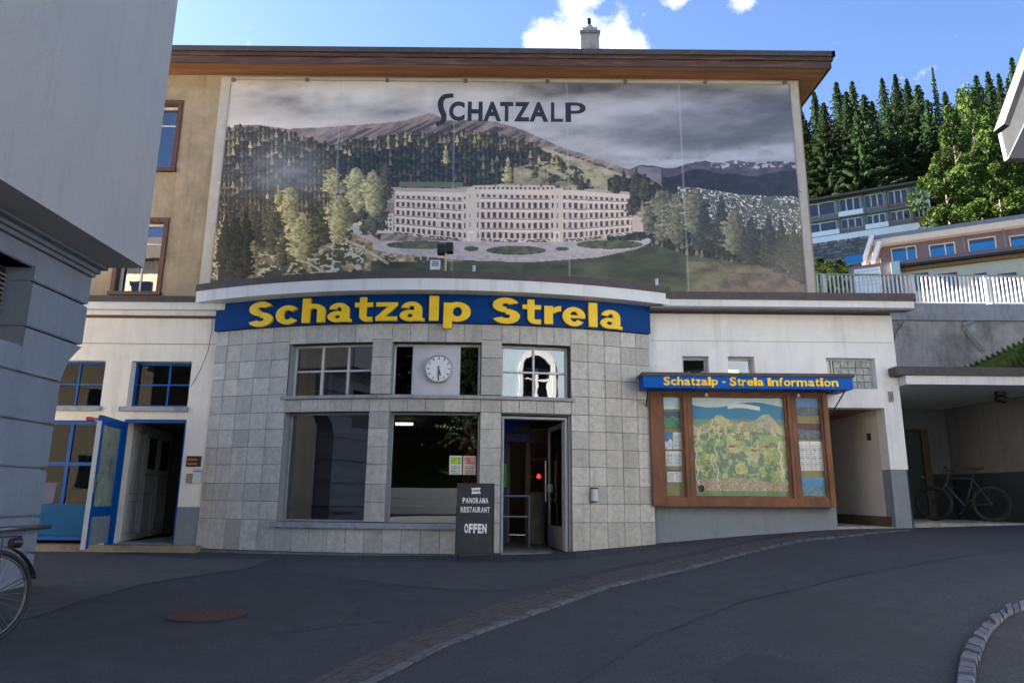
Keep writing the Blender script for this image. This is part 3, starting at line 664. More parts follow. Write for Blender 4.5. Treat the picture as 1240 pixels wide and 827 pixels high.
# things seen inside the doorway
ps = empty('lake_poster', (.1, 14.0, 2.3), 'deep blue mountain lake poster hanging inside the doorway', 'poster')
mb = MB(); mb.box(-.25, .38, 14.0, 14.03, 2.30, 2.92); mb.build('backing', M['interior_blue'], ps)
pil = empty('counter_pillar', (.53, 14.3, .34), 'waist-high grey stone pillar just inside the entrance', 'pillar')
mb = MB(); mb.box(.40, .67, 14.2, 14.45, .34, .82); mb.build('lower_block', M['stone_step'], pil); mb = MB(); mb.box(.40, .67, 14.2, 14.45, .825, 1.33); mb.build('upper_block', M['stone_step'], pil)
fl = empty('table_lamp', (.56, 14.3, 1.33), 'small dark lantern with glowing red bulb on the stone pillar', 'lamp')
mb = MB(); mb.tube((.56, 14.3, 1.33), (.56, 14.3, 1.38), .08, n=12); mb.build('base', M['red'], fl)
mb = MB(); mb.tube((.56, 14.3, 1.38), (.56, 14.3, 1.60), .055, .035, n=10); mb.build('stem', M['black'], fl)
mb = MB(); mb.tube((.56, 14.3, 1.60), (.56, 14.3, 1.64), .03, .045, n=10); mb.tube((.56, 14.3, 1.64), (.56, 14.3, 1.69), .045, .015, n=10); mb.build('bulb', M['flame_red'], fl)
rl = empty('handrail', (0, 13.3, .34), 'two-bar steel barrier rail inside the left half of the doorway', 'railing')
mb = MB(); mb.tube((-.3, 13.3, 1.25), (.33, 13.3, 1.25), .018); mb.tube((-.3, 13.3, .88), (.33, 13.3, .88), .018); mb.build('bar', M['steel'], rl); mb = MB(); mb.tube((.345, 13.3, .34), (.345, 13.3, 1.27), .02); mb.build('post', M['steel'], rl)
mb = MB(); mb.box(-.9, -.06, 14.15, 14.2, .34, 2.95); bs = mb.build('inner_panel', M['interior_blue'], pav)
mb = MB(); mb.box(-.22, -.08, 14.10, 14.14, 1.42, 1.88); mb.build('green_notice', mat('notice_green', (.12, .5, .05), .6), bs)
mb = MB(); mb.box(.30, .40, 14.6, 14.66, .34, 3.2); mb.box(.40, 1.6, 14.6, 14.66, 2.33, 2.62); mb.box(.74, .79, 14.61, 14.65, .34, 2.33); mb.box(.72, .77, 14.61, 14.65, 2.62, 3.2)
for zz in (1.98, 1.62, 1.25): mb.box(.40, .74, 14.61, 14.65, zz, zz+.04); mb.box(.79, 1.6, 14.61, 14.65, zz, zz+.04)
mb.box(-.06, -.02, 14.6, 14.66, .34, 2.9); mb.build('inner_screen', M['interior_warm'], pav)
# notice holder and stains on the right of the wall
nb = empty('ash_bin', bow((2.80, -.05, 1.25)), 'small white cylinder bin fixed to the granite right of the door', 'bin')
p = bow((2.80, -.07, 1.18)); mb = MB(); mb.tube(p, p+Vector((0, 0, .20)), .06, n=16); mb.build('body', M['metal_white'], nb); mb = MB(); mb.tube(p+Vector((0, 0, .20)), p+Vector((0, 0, .225)), .066, n=16); mb.tube(p-Vector((0, 0, .02)), p, .05, n=16); mb.build('cap', M['ink'], nb)

# posters stuck on the middle window (flat colour prints)
def flat_print(name, parent, xf, s0, s1, z0, z1, fn, nx=60, nz=60, m=None, d=0.0):
    U, Vv = np.meshgrid(np.linspace(0, 1, nx), np.linspace(1, 0, nz)); C = fn(U, 1-Vv)   # fn(u, v): v=0 at the top
    V = []; off = wloc(parent)
    for u, v in zip(U.ravel(), Vv.ravel()): V.append(tuple(Vector(xf((s0+(s1-s0)*u, d, z0+(z1-z0)*v)))-off))
    Fc = [(j*nx+i, (j+1)*nx+i, (j+1)*nx+i+1, j*nx+i+1) for j in range(nz-1) for i in range(nx-1)]
    me = bpy.data.meshes.new(name); me.from_pydata(V, [], Fc)
    at_ = me.color_attributes.new('ink', 'FLOAT_COLOR', 'POINT'); c4 = np.ones((nx*nz, 4), 'f'); c4[:, :3] = C.reshape(-1, 3); at_.data.foreach_set('color', c4.ravel())
    me.materials.append(m or M['print_matte']); o = bpy.data.objects.new(name, me); col.objects.link(o); o.parent = parent; return o
def lin(c): c = np.asarray(c, 'f')/255; return np.where(c <= .04045, c/12.92, ((c+.055)/1.055)**2.4)
def vnoise(x, y, seed=0):
    xi = np.floor(x).astype(np.int64); yi = np.floor(y).astype(np.int64); xf = x-xi; yf = y-yi
    def h(a, b):
        n = (a*374761393 + b*668265263 + seed*974711) & 0x7fffffff; n = (n ^ (n >> 13))*1274126177 & 0x7fffffff; return ((n ^ (n >> 16)) & 0xffff)/65535.0
    sx = xf*xf*(3-2*xf); sy = yf*yf*(3-2*yf)
    return (h(xi, yi)*(1-sx)+h(xi+1, yi)*sx)*(1-sy) + (h(xi, yi+1)*(1-sx)+h(xi+1, yi+1)*sx)*sy
def fbm(x, y, o=4, seed=0):
    r = 0; a = .5; t = 0
    for k in range(o): r = r+a*vnoise(x*2**k, y*2**k, seed+k*17); t += a; a *= .55
    return np.clip((r/t-.5)*1.6+.5, 0, 1)
def flyer(base, ac, seed):
    def fn(u, v):
        C = np.ones(u.shape+(3,), 'f')*lin(base); rr = (np.sin(v*70) > .2) & (v > .55) & (u > .12) & (u < .88) & (vnoise(u*30, v*11, seed) > .3); C[rr] = lin((90, 90, 95))
        k = (v < .45) & (u > .08) & (u < .92) & (v > .08); C[k] = lin(ac)*(0.6+.8*fbm(u*5, v*5, 3, seed))[k][:, None]; return C
    return fn
pw = empty('window_poster', bow((.55, .2, 1.7)), 'green and white flyer stuck inside the window left of the entrance', 'poster')
flat_print('sheet', pw, bow, .30, .52, 1.60, 1.92, flyer((205, 215, 200), (165, 190, 60), 3), d=.215)
pw = empty('window_poster', bow((.65, .2, 1.7)), 'pink lettered flyer stuck inside the window nearest the door', 'poster')
flat_print('sheet', pw, bow, .54, .76, 1.60, 1.92, flyer((235, 200, 180), (225, 150, 130), 9), d=.215)
def lakefn(u, v):
    C = np.zeros(u.shape+(3,), 'f'); C[:] = lin((20, 60, 190)); h = .45+.15*np.sin(u*5)+.1*fbm(u*6, u*0, 3, 5); k = v > h; C[k] = (lin((60, 60, 75))*(1+0*u)[..., None])[k]
    k = v > .75; C[k] = lin((70, 70, 120)); C *= (.7+.6*fbm(u*9, v*9, 3, 2))[..., None]; return C
flat_print('picture', ps, lambda p: Vector((p[0], 13.995, p[2])), -.24, .37, 2.31, 2.91, lakefn)

# ------------------------------------------------------------------ left wing (shop)
YA = 12.85
idf = lambda p: Vector((p[0], YA+p[1], p[2]))
lw = empty('left_wing', (-8, YA, .3), 'cream rendered single-storey wing with blue framed windows left of the pavilion', 'building')
hA = (-8.90, -7.55, 2.79, 3.64); hB = (-7.07, -5.95, 2.79, 3.64); hC = (-9.8, -7.40, .42, 2.53); hD = (-7.07, -5.93, .36, 2.56)
grid_wall(-16, -5.40, 1.01, 4.46, 0, .32, [hA, hB, hC, hD], idf).build('wall', M['plaster'], lw)
grid_wall(-5.93, -5.40, -.1, 1.01, .006, .32, [], idf).build('dado', M['dado'], lw)
grid_wall(-7.40, -7.07, -.1, 1.01, .006, .32, [], idf).build('dado', M['white_paint'], lw)
grid_wall(-16, -9.8, -.1, 1.01, .006, .32, [], idf).build('dado', M['dado'], lw)
mb = MB(); mb.box(-16, -5.39, 12.835, 13.1, 4.46, 4.51); mb.build('stripe', M['stripe'], lw)
mb = MB(); mb.box(-16, -5.39, 12.80, 13.1, 4.51, 4.60); mb.build('frieze', M['white_paint'], lw)
mb = MB(); mb.box(-16, -5.36, 12.70, 13.1, 4.60, 4.74); mb.build('cornice', M['white_paint'], lw)
mb = MB(); mb.box(-16, -5.36, 12.66, 14.18, 4.74, 4.85); mb.build('roof_edge', M['roof_tar'], lw)
mb = MB(); mb.box(-16, -5.39, 12.843, 12.85, 3.965, 3.975); mb.build('joint', M['granite_dark'], lw)
def flat_window(par, h, y, fw, mull, trans, fm, gm, name='window', th=.05, bar=.03):
    s0, s1, z0, z1 = h; mb = MB(); mb.box(s0, s0+fw, y, y+th, z0, z1); mb.box(s1-fw, s1, y, y+th, z0, z1); mb.box(s0+fw, s1-fw, y, y+th, z1-fw, z1); mb.box(s0+fw, s1-fw, y, y+th, z0, z0+fw)
    wd = mb.build(name, fm, par); ed = [s0+fw/2]+list(mull)+[s1-fw/2]; tz = [z0+fw/2]+list(trans)+[z1-fw/2]
    for s in mull: mb = MB(); mb.box(s-bar/2, s+bar/2, y+.004, y+th-.004, z0+fw, z1-fw); mb.build('mullion', fm, wd)
    for t in trans: mb = MB(); mb.box(s0+fw, s1-fw, y+.008, y+th-.008, t-bar/2, t+bar/2); mb.build('glazing_bar', fm, wd)
    for a, b in zip(ed, ed[1:]):
        for c, d in zip(tz, tz[1:]): mb = MB(); mb.quad((a, y+th/2, c), (b, y+th/2, c), (b, y+th/2, d), (a, y+th/2, d)); mb.build('pane', gm, wd, fix=False)
    return wd
flat_window(lw, hA, 13.02, .04, [-8.12], [3.22], M['blue_paint'], M['glass_shop'])
flat_window(lw, hB, 13.02, .05, [-6.42], [3.22], M['blue_paint'], M['glass_shop'])
for h in (hA, hB):
    mb = MB(); mb.box(h[0]-.1, h[1]+.03, 12.78, 13.02, h[2]-.085, h[2]-.003); mb.build('window_sill', M['ledge'], lw)
sf = flat_window(lw, hC, 12.92, .07, [-8.05], [1.75], M['blue_paint'], M['glass_shop'], name='shop_front', th=.06, bar=.06)
mb = MB(); mb.box(-9.73, -7.47, 12.90, 12.97, .50, 1.04); mb.build('lower_panel', M['blue_panel'], sf)
mb = MB(); mb.box(-16, -5.42, 12.60, 13.17, .1, .36); mb.build('step', M['stone_step'], lw)
mb = MB(); mb.box(-7.035, -5.965, 12.87, 12.93, 2.50, 2.555); mb.box(-7.068, -7.03, 12.87, 12.93, .36, 2.555); mb.box(-5.965, -5.932, 12.87, 12.93, .36, 2.555); mb.build('door_frame', M['blue_paint'], lw)
# vestibule with grey panelled doors
mb = MB(); mb.box(-7.10, -5.5, 13.0, 17.0, .2, .37); mb.build('vestibule_floor', M['ledge'], lw)
mb = MB(); mb.box(-5.93, -5.88, 13.17, 17.0, .37, 2.7); mb.box(-7.8, -5.8, 17.0, 17.05, .37, 2.7); mb.box(-7.8, -5.88, 13.17, 17.0, 2.62, 2.7); mb.build('vestibule_wall', M['interior_warm'], lw)
dd = Vector((-.22, 1.0, 0)).normalized(); pn = Vector((dd.y, -dd.x, 0)); h0 = Vector((-7.05, 13.18, 0))
gxf = lambda p: h0+dd*p[0]+pn*p[1]+Vector((0, 0, p[2]))
for k, (a, b) in enumerate(((0, .92), (.94, 1.86), (1.88, 2.9))):
    mb = MB(gxf); mb.box(a, b, -.04, 0, .38, 2.55); g = mb.build('grey_door', M['grey_door'], lw)
    for (u0, u1, z0, z1) in ((a+.12, b-.12, .50, 1.10), (a+.12, b-.12, 1.22, 1.6 if k else 2.4)):
        if k and z1 < 2: z1 = 1.62
        mb = MB(gxf); t = .02; mb.box(u0, u1, .001, .016, z0, z0+t); mb.box(u0, u1, .001, .016, z1-t, z1); mb.box(u0, u0+t, .002, .017, z0, z1); mb.box(u1-t, u1, .002, .017, z0, z1); mb.build('moulding', M['ledge'], g)
    if k: mb = MB(gxf); mb.box(a+.2, b-.2, .002, .012, 1.72, 2.34); mb.build('door_pane', M['ink'], g)
# shop room behind
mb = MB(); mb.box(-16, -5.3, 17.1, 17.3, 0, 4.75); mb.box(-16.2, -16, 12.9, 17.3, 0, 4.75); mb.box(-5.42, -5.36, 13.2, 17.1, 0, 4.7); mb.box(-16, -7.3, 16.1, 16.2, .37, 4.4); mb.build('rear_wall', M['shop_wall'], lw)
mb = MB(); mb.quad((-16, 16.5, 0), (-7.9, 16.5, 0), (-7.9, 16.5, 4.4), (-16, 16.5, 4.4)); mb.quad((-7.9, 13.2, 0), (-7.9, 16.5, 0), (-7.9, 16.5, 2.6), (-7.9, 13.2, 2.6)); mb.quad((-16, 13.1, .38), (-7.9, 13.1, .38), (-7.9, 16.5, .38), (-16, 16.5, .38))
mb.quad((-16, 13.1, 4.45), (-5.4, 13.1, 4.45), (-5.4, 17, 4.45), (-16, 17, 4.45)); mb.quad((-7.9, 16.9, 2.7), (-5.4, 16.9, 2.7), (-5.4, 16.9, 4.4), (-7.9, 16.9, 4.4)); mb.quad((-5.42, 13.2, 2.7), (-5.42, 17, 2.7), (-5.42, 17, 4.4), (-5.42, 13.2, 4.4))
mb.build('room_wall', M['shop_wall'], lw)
# open blue door leaf
lh, lo_ = Vector((-7.05, 12.86, 0)), Vector((-6.82, 11.72, 0)); ld = (lo_-lh).normalized(); ln = Vector((ld.y, -ld.x, 0)); LL = (lo_-lh).length
bxf = lambda p: lh+ld*p[0]+ln*p[1]+Vector((0, 0, p[2]))
mb = MB(bxf); z0, z1 = .36, 2.51
mb.box(0, .13, 0, .06, z0, z1); mb.box(LL-.13, LL, 0, .06, z0, z1); mb.box(.13, LL-.13, .001, .059, z1-.14, z1); mb.box(.13, LL-.13, .001, .059, z0+.50, z0+.66)
dl = mb.build('open_door', M['blue_paint'], lw)
mb = MB(bxf); mb.box(.13, LL-.13, .012, .048, z0+.04, z0+.50); mb.build('kick_panel', M['dado'], dl)
mb = MB(bxf); mb.box(.13, LL-.13, .026, .032, z0+.66, z1-.14); mb.build('door_pane', mat('pane_green', (.33, .37, .29), .15, .25, 3, stain=(.12, .16, .15), stain_amt=.8, stain_scale=2.5), dl)  # opaque pane, pale green with darker blotches
mb = MB(bxf); mb.box(.17, LL-.17, -.30, -.29, z0+.70, z1-.2);
mb = MB(bxf); mb.box(LL-.11, LL-.03, -.015, -.001, 1.25, 1.55); mb.tube((LL-.07, -.02, 1.42), (LL-.07, -.075, 1.42), .011); mb.tube((LL-.07, -.07, 1.42), (LL-.21, -.07, 1.42), .011); mb.build('door_handle', M['steel'], dl)
mb = MB(bxf); mb.box(LL+.001, LL+.02, -.005, .065, z0-.01, z1-.1); mb.build('edge_strip', M['metal_white'], dl)
mb = MB(bxf); mb.tube((LL-.02, .03, z1-.06), (LL-.3, .30, z1-.04), .02); mb.box(LL-.36, LL-.26, .24, .34, z1-.07, z1-.01); mb.build('door_stay', M['red'], dl)
# blue wheelie bin behind the shop glass
bn = empty('waste_bin', (-8.75, 13.5, .38), 'bright blue plastic bin behind the shop window', 'bin')
mb = MB(); bx = (-8.95, -8.45, 13.3, 13.75)
mb.prism([(-8.88, 13.3, .39), (-8.50, 13.3, .39), (-8.42, 13.3, 1.35), (-8.94, 13.3, 1.35)], (0, .45, 0)); mb.build('body', M['bin_blue'], bn); mb = MB(); mb.box(-8.97, -8.39, 13.26, 13.8, 1.36, 1.42); mb.build('lid', M['bin_blue'], bn)
mb = MB(); mb.box(-8.85, -8.7, 13.285, 13.298, .75, 1.0); mb.build('sticker', M['white_ink'], bn)
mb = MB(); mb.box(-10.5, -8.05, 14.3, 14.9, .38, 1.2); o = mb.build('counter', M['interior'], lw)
# small notices beside the shop door
def small_sign(px0, py0, px1, py1, m, name, label, cat, inkrow=None):
    a, b = at(px0, py0, YA), at(px1, py1, YA); e = empty(name, (a.x, YA, b.z), label, cat)
    mb = MB(); mb.box(a.x, b.x, YA-.025, YA-.002, b.z, a.z); mb.build('plate', m, e)
    return e, a, b
e, a, b = small_sign(227, 552, 243, 565, M['ink'], 'door_sign', 'small dark opening hours plate beside the shop door', 'sign')
for k in range(2):
    mb = MB(); zz = a.z-.05-.075*k
    for q in range(5): mb.box(a.x+.025+q*.035, a.x+.05+q*.035, YA-.029, YA-.0255, zz-.03, zz)
    mb.build('lettering', mat('ink_orange', (.6, .2, .06), .5), e)
e, a, b = small_sign(227, 573, 233, 585, M['interior_warm'], 'bell_plate', 'little yellow plate under the dark door sign', 'plate'); 
mb = MB(); mb.tube((a.x+.05, YA-.026, (a.z+b.z)/2), (a.x+.05, YA-.036, (a.z+b.z)/2), .012); mb.build('button', M['steel'], e)
e, a, b = small_sign(235, 567, 244, 585, M['metal_white'], 'letter_box', 'small pale letter box tight against the granite edge', 'letter box')
mb = MB(); mb.box(a.x+.01, b.x-.01, YA-.03, YA-.0255, a.z-.06, a.z-.045); mb.build('slot', M['ink'], e)
# cable on the left wing
pts = [at(x, y, YA-.02) for x, y in ((258, 372), (256.5, 400), (252, 425), (244, 445), (236, 460), (231, 468))]
o = MB().path(spline(pts, 16), .006, 5).build('cable', M['fascia_red'], None); tag(o, 'thin reddish cable drooping from the cornice to the blue window', 'cable')

# ------------------------------------------------------------------ right wing
rw = empty('right_wing', (5, YA, .6), 'white rendered wing with passage opening and glass block window', 'building')
h1 = (3.18, 3.67, 3.45, 3.83); h2 = (4.03, 4.52, 3.45, 3.83); h3 = (5.86, 6.77, 3.24, 3.82); hP = (5.81, 6.85, .0, 2.89)
grid_wall(2.55, 7.14, 1.78, 4.64, 0, .30, [h1, h2, h3, hP], idf).build('wall', M['plaster_cool'], rw)
grid_wall(2.55, 5.81, .0, 1.78, .004, .30, [], idf).build('dado', M['dado'], rw)
grid_wall(6.85, 7.136, .0, 1.78, .004, .30, [], idf).build('dado', M['dado'], rw)
mb = MB(); mb.box(7.14, 7.17, YA+.0, 16.4, 1.78, 4.64); mb.build('side_wall', M['plaster_cool'], rw); mb = MB(); mb.box(7.135, 7.165, YA+.01, 16.4, .0, 1.78); mb.build('side_dado', M['garage_dado'], rw)
mb = MB(); mb.box(2.55, 7.14, YA-.012, YA+.1, 4.64, 4.69); mb.build('stripe', M['stripe'], rw)
mb = MB(); mb.prism([(2.55, YA+.12, 4.69), (7.14, YA+.12, 4.69), (7.14, YA-.05, 4.69), (2.55, YA-.05, 4.69)], (0, 0, .03)); 
mb.prism([(2.55, YA-.05, 4.692), (2.55, 12.5, 4.66), (2.55, 12.5, 4.69), (2.55, YA-.05, 4.72)], (4.85, 0, 0)); mb.build('cornice_soffit', M['soffit_grey'], rw)
mb = MB(); mb.box(2.78, 7.42, 12.5, 12.9, 4.70, 4.83); mb.build('cornice', M['white_paint'], rw)
mb = MB(); mb.box(2.70, 7.45, 12.47, 14.18, 4.83, 4.97); mb.build('roof_edge', M['roof_tar'], rw)
mb = MB(); mb.box(6.41, 7.4, 14.18, 17.0, 4.7, 4.9); mb.build('roof_slab', M['roof_tar'], rw)
mb = MB(); mb.box(2.6, 7.13, YA-.004, YA+.001, 4.115, 4.122); mb.build('joint', M['granite_dark'], rw)
for h in (h1, h2): 
    flat_window(rw, h, 13.0, .05, [], [], M['frame_grey'], M['glass'])
mb = MB(); mb.tube((4.12, 13.5, 3.66), (4.42, 13.5, 3.66), .02); t = empty('strip_light', (4.1, 13.5, 3.6), 'lit strip light seen in the small window above the blue information sign', 'lamp'); mb.build('tube', M['lamp_glow'], t)
mb = MB(); mb.box(4.1, 4.44, 13.47, 13.53, 3.685, 3.70); mb.build('housing', M['white_paint'], t)
mb = MB(); mb.quad((2.6, 14.0, 2.9), (5.7, 14.0, 2.9), (5.7, 14.0, 4.6), (2.6, 14.0, 4.6)); mb.quad((2.6, 13.2, 4.6), (5.7, 13.2, 4.6), (5.7, 14.0, 4.6), (2.6, 14.0, 4.6)); mb.build('room_wall', M['interior_wall'], rw)
gb = flat_window(rw, h3, 12.99, .03, [6.02], [], M['metal_white'], M['glass_dark'], name='glass_block_window')
M['block'] = mat('glass_block', (.30, .34, .34), .12, .45, 16, .8, 35, rand=.2)
for i in range(5):
    for j in range(4):
        mb = MB(); x = 6.05+i*.138; z = 3.265+j*.133; mb.box(x, x+.126, 12.975, 13.04, z, z+.121); mb.build('glass_block', M['block'], gb)
# passage
mb = MB(); mb.box(5.70, 5.80, 13.15, 18, .5, 2.95); mb.box(5.7, 7.0, 18, 18.05, .5, 2.95); mb.box(6.86, 7.13, 13.151, 18, .5, 2.95); mb.build('passage_wall', M['passage'], rw)
mb = MB(); mb.box(5.80, 6.86, 13.151, 18, 2.90, 2.95); mb.build('passage_ceiling', M['wood_soffit'], rw)
mb = MB(); mb.box(5.70, 6.86, 12.86, 18, .5, .77); mb.build('passage_floor', M['concrete'], rw)
mb = MB(); mb.box(6.835, 6.86, 13.0, 17.9, .77, .95); mb.build('skirting', M['skirting'], rw)
mb = MB(); mb.box(6.82, 6.86, 13.45, 13.53, 2.35, 2.48); mb.build('light_switch', M['ink'], rw)
# damaged house number plate
e = empty('junction_box', (7.0, YA, 3.05), 'small broken grey box on the white wall corner above the passage', 'electrical box')
a, b = at(1075, 474, YA), at(1081.5, 487, YA); mb = MB(); mb.box(a.x, b.x, YA-.03, YA-.001, b.z, a.z); mb.build('box', M['ledge'], e); mb = MB(); mb.box(a.x+.02, a.x+.035, YA-.034, YA-.031, b.z+.03, a.z-.04); mb.box(a.x+.06, a.x+.075, YA-.034, YA-.031, b.z+.03, a.z-.03); mb.build('slot', M['ink'], e)

# ------------------------------------------------------------------ information case
ic = empty('map_showcase', (4.1, 12.6, 1.1), 'brown wooden wall showcase with panorama map and notices beside the passage', 'showcase')
CX0, CX1, CZ0, CZ1, CY = 2.50, 5.72, 1.10, 3.18, 12.62
def case(x0, x1, z0, z1, y0=CY, y1=YA-.002, name='frame_bar', m='wood_case'):
    mb = MB(); b = .008
    mb.box(x0, x1, y0+b, y1, z0, z1); mb.box(x0+b, x1-b, y0, y0+b, z0+b, z1-b); return mb.build(name, M[m], ic)
case(CX0, CX0+.22, CZ0, CZ1); case(CX1-.10, CX1, CZ0, CZ1); case(CX0+.221, CX1-.101, CZ0, CZ0+.15); case(CX0+.221, CX1-.101, CZ1-.10, CZ1)
case(3.10, 3.24, CZ0+.151, CZ1-.101); case(4.98, 5.12, CZ0+.151, CZ1-.101)
for x in (3.17, 5.05): case(x-.004, x+.004, CZ0+.16, CZ1-.11, CY-.004, CY-.001, 'groove', 'ink')
mb = MB(); mb.box(CX0+.2, CX1-.09, 12.76, 12.80, CZ0+.15, CZ1-.1); mb.build('back_board', mat('olive_board', (.30, .27, .10), .8), ic)
for (a, b) in ((2.72, 3.10), (3.24, 4.98), (5.12, 5.62)):
    fw = .035
    mb = MB(); mb.box(a, a+fw, 12.66, 12.70, 1.25, 3.08); mb.box(b-fw, b, 12.66, 12.70, 1.25, 3.08); mb.box(a+fw, b-fw, 12.66, 12.70, 1.25, 1.25+fw); mb.box(a+fw, b-fw, 12.66, 12.70, 3.08-fw, 3.08); fr = mb.build('door_frame', M['wood_case'], ic)
    mb = MB(); mb.quad((a+fw, 12.68, 1.285), (b-fw, 12.68, 1.285), (b-fw, 12.68, 3.045), (a+fw, 12.68, 3.045)); mb.build('glass', glass_mat('case_glass', 1.25, (.97, .98, .98)), fr, fix=False)
def mapfn(u, v):
    C = np.zeros(u.shape+(3,), 'f')
    sky_ = v < .22; C[:] = lin((120, 150, 120)); C[sky_] = lin((40, 130, 175)); k = v < .07+.03*np.sin(u*7); C[k] = lin((205, 220, 225))
    k = (np.abs(v-.10-.02*np.sin(u*9)) < .022) & (u > .4) & (u < .75); C[k] = lin((225, 232, 232))
    ridge = .26-.10*np.exp(-((u-.3)/.10)**2)-.12*np.exp(-((u-.80)/.10)**2)+.05*np.abs(u-.55)+.03*(fbm(u*14, u*0, 3, 4)-.5)
    land = v > ridge; n = fbm(u*7, v*7, 5, 8); n2 = fbm(u*22, v*22, 3, 3)
    tan = lin((212, 203, 140)); green = lin((70, 112, 92)); lgreen = lin((150, 175, 95))
    L = tan*(.8+.4*n2)[..., None]; 
    st = (n2 > .55) & (v < .35); L[st] = lin((160, 150, 115))
    nf = fbm(u*60, v*60, 2, 44); gf = np.clip((fbm(u*15, v*15, 6, 8)+(v-.42)*.35+(nf-.5)*.10-.50)/.05, 0, 1)*(v > ridge+.10); L = L*(1-gf[..., None])+(green*(.7+.6*nf)[..., None])*gf[..., None]
    lg = np.clip((fbm(u*19+5, v*19, 5, 21)-.58)/.06, 0, 1)*(v > .38); L = L*(1-lg[..., None])+(lgreen*(.85+.3*n2)[..., None])*lg[..., None]; sp_ = (vnoise(u*130, v*120, 77) > .86) & (v > ridge+.1); L[sp_] *= .6
    L = L*.72+lin((196, 205, 170))*.24; C[land] = L[land]
    pw_ = np.clip(1-np.hypot((u-.80)/.15, (v-.24)/.13), 0, 1)*2*np.clip(fbm((u+v*.6)*40, v*14, 3, 2)*2-.7, 0, 1)*land; pw_ = np.clip(pw_, 0, .8)[..., None]; C = C*(1-pw_)+lin((182, 172, 168))*pw_
    vil = (v > .86-.04*np.sin(u*4)) & (v < .95) ; vn = vnoise(u*150, v*130, 6); C[vil] = lin((170, 165, 125)); C[vil & (vn > .62)] = lin((185, 130, 120)); C[vil & (vn < .25)] = lin((215, 210, 200))
    C[v >= .95] = lin((120, 150, 100))
    def route(pts, wd, c=(230, 228, 215)):
        for (x0, y0), (x1, y1) in zip(pts, pts[1:]):
            dx, dy = x1-x0, y1-y0; t = np.clip(((u-x0)*dx+(v-y0)*dy)/(dx*dx+dy*dy), 0, 1); C[np.hypot(u-x0-t*dx+.012*np.sin(v*40), v-y0-t*dy) < wd*.62] = lin(c)
    route([(.26, .86), (.24, .55), (.30, .36), (.27, .2)], .007); route([(.36, .58), (.55, .62), (.72, .66), (.92, .74), (.55, .80), (.78, .86)], .006)
    route([(.04, .9), (.03, .5), (.1, .3)], .008); route([(.95, .85), (.93, .45), (.85, .28)], .008); route([(.12, .8), (.22, .7), (.18, .6), (.3, .55)], .005)
    for (x, y) in ((.32, .35), (.5, .43), (.65, .54), (.42, .5), (.78, .5), (.56, .22)):
        k = (np.abs(u-x) < .035) & (np.abs(v-y) < .012) & (vnoise(u*90, v*60, 9) > .4); C[k] = lin((170, 90, 80))
    ck_ = np.hypot((u-.07)*1.0, (v-.93)*.95) < .035; C[ck_] = lin((35, 40, 40))
    return C
idm = lambda y: (lambda p: Vector((p[0], y, p[2])))
flat_print('panorama_map', ic, idm(12.745), 3.27, 4.95, 1.29, 3.03, mapfn, 230, 230)
def photofn(top, bot, seed, mid=.5):
    def fn(u, v):
        C = np.zeros(u.shape+(3,), 'f'); h = mid+.15*(fbm(u*4, u*0, 4, seed)-.5)*2; C[:] = lin(top); C *= (.85+.3*fbm(u*3, v*6, 3, seed))[..., None]; k = v > h; C[k] = (lin(bot)*(.5+1.0*fbm(u*10, v*10, 4, seed+3))[..., None])[k]; return C
    return fn
def docfn(seed, head=(230, 230, 228)):
    def fn(u, v):
        C = np.ones(u.shape+(3,), 'f')*lin((218, 222, 222)); rr = (np.sin(v*90) > .1) & (u > .1) & (u < .9) & (np.abs(u-.5) > .04) & (vnoise(u*26, v*14, seed) > .35); C[rr] = lin((150, 155, 165)); C[v < .12] = lin(head); return C
    return fn
items = [('photo', 2.76, 3.08, 2.82, 3.03, photofn((190, 215, 235), (200, 215, 215), 2, .8)), ('photo', 2.77, 3.07, 2.48, 2.78, photofn((40, 90, 120), (70, 130, 90), 4, .35)),
         ('leaflet', 2.75, 2.91, 2.10, 2.40, photofn((60, 120, 180), (200, 215, 225), 5, .5)), ('leaflet', 2.92, 3.08, 2.10, 2.40, docfn(6)), ('leaflet', 2.76, 3.07, 1.80, 2.06, docfn(7)),
         ('leaflet', 2.79, 3.05, 1.52, 1.73, docfn(8, (70, 50, 50))),
         ('photo', 5.14, 5.60, 2.72, 3.03, photofn((60, 130, 190), (70, 90, 110), 11, .5)), ('photo', 5.16, 5.60, 2.30, 2.58, photofn((70, 30, 35), (90, 100, 120), 12, .4)),
         ('leaflet', 5.17, 5.38, 1.74, 2.26, docfn(13)), ('leaflet', 5.39, 5.60, 1.74, 2.26, docfn(14)), ('photo', 5.17, 5.60, 1.30, 1.62, photofn((50, 140, 200), (80, 130, 150), 15, .45))]
for k, (nm, a, b, c, d, fn) in enumerate(items): flat_print(nm, ic, idm(12.745-.001*k), a, b, c, d, fn, 40, 40)
# awning sign
aw = empty('information_sign', (4.1, 12.4, 3.1), 'blue box sign with yellow Schatzalp-Strela Information lettering over the map case', 'sign')
mb = MB(); mb.box(2.32, 6.0, 12.2, 12.84, 3.13, 3.34); mb.build('sign_box', M['sign_blue_light'], aw)
mb = MB(); mb.box(2.29, 6.03, 12.17, 12.845, 3.34, 3.40); mb.build('roof_edge', M['roof_tar'], aw)
def pxX(px, Y, py=460): return at(px, py, Y).x
words = [('Schatzalp', 803, 869.5, 3.155, 3.325), ('-', 874, 878.5, 3.225, 3.255), ('Strela', 883, 925, 3.165, 3.325), ('Information', 929, 1015, 3.165, 3.325)]
LW = {'S': .9, 'c': .8, 'h': .88, 'a': .85, 't': .58, 'z': .72, 'l': .42, 'p': .88, 'r': .6, 'e': .86, 'I': .42, 'n': .88, 'f': .55, 'o': .9, 'm': 1.35, 'i': .42, '-': 1}
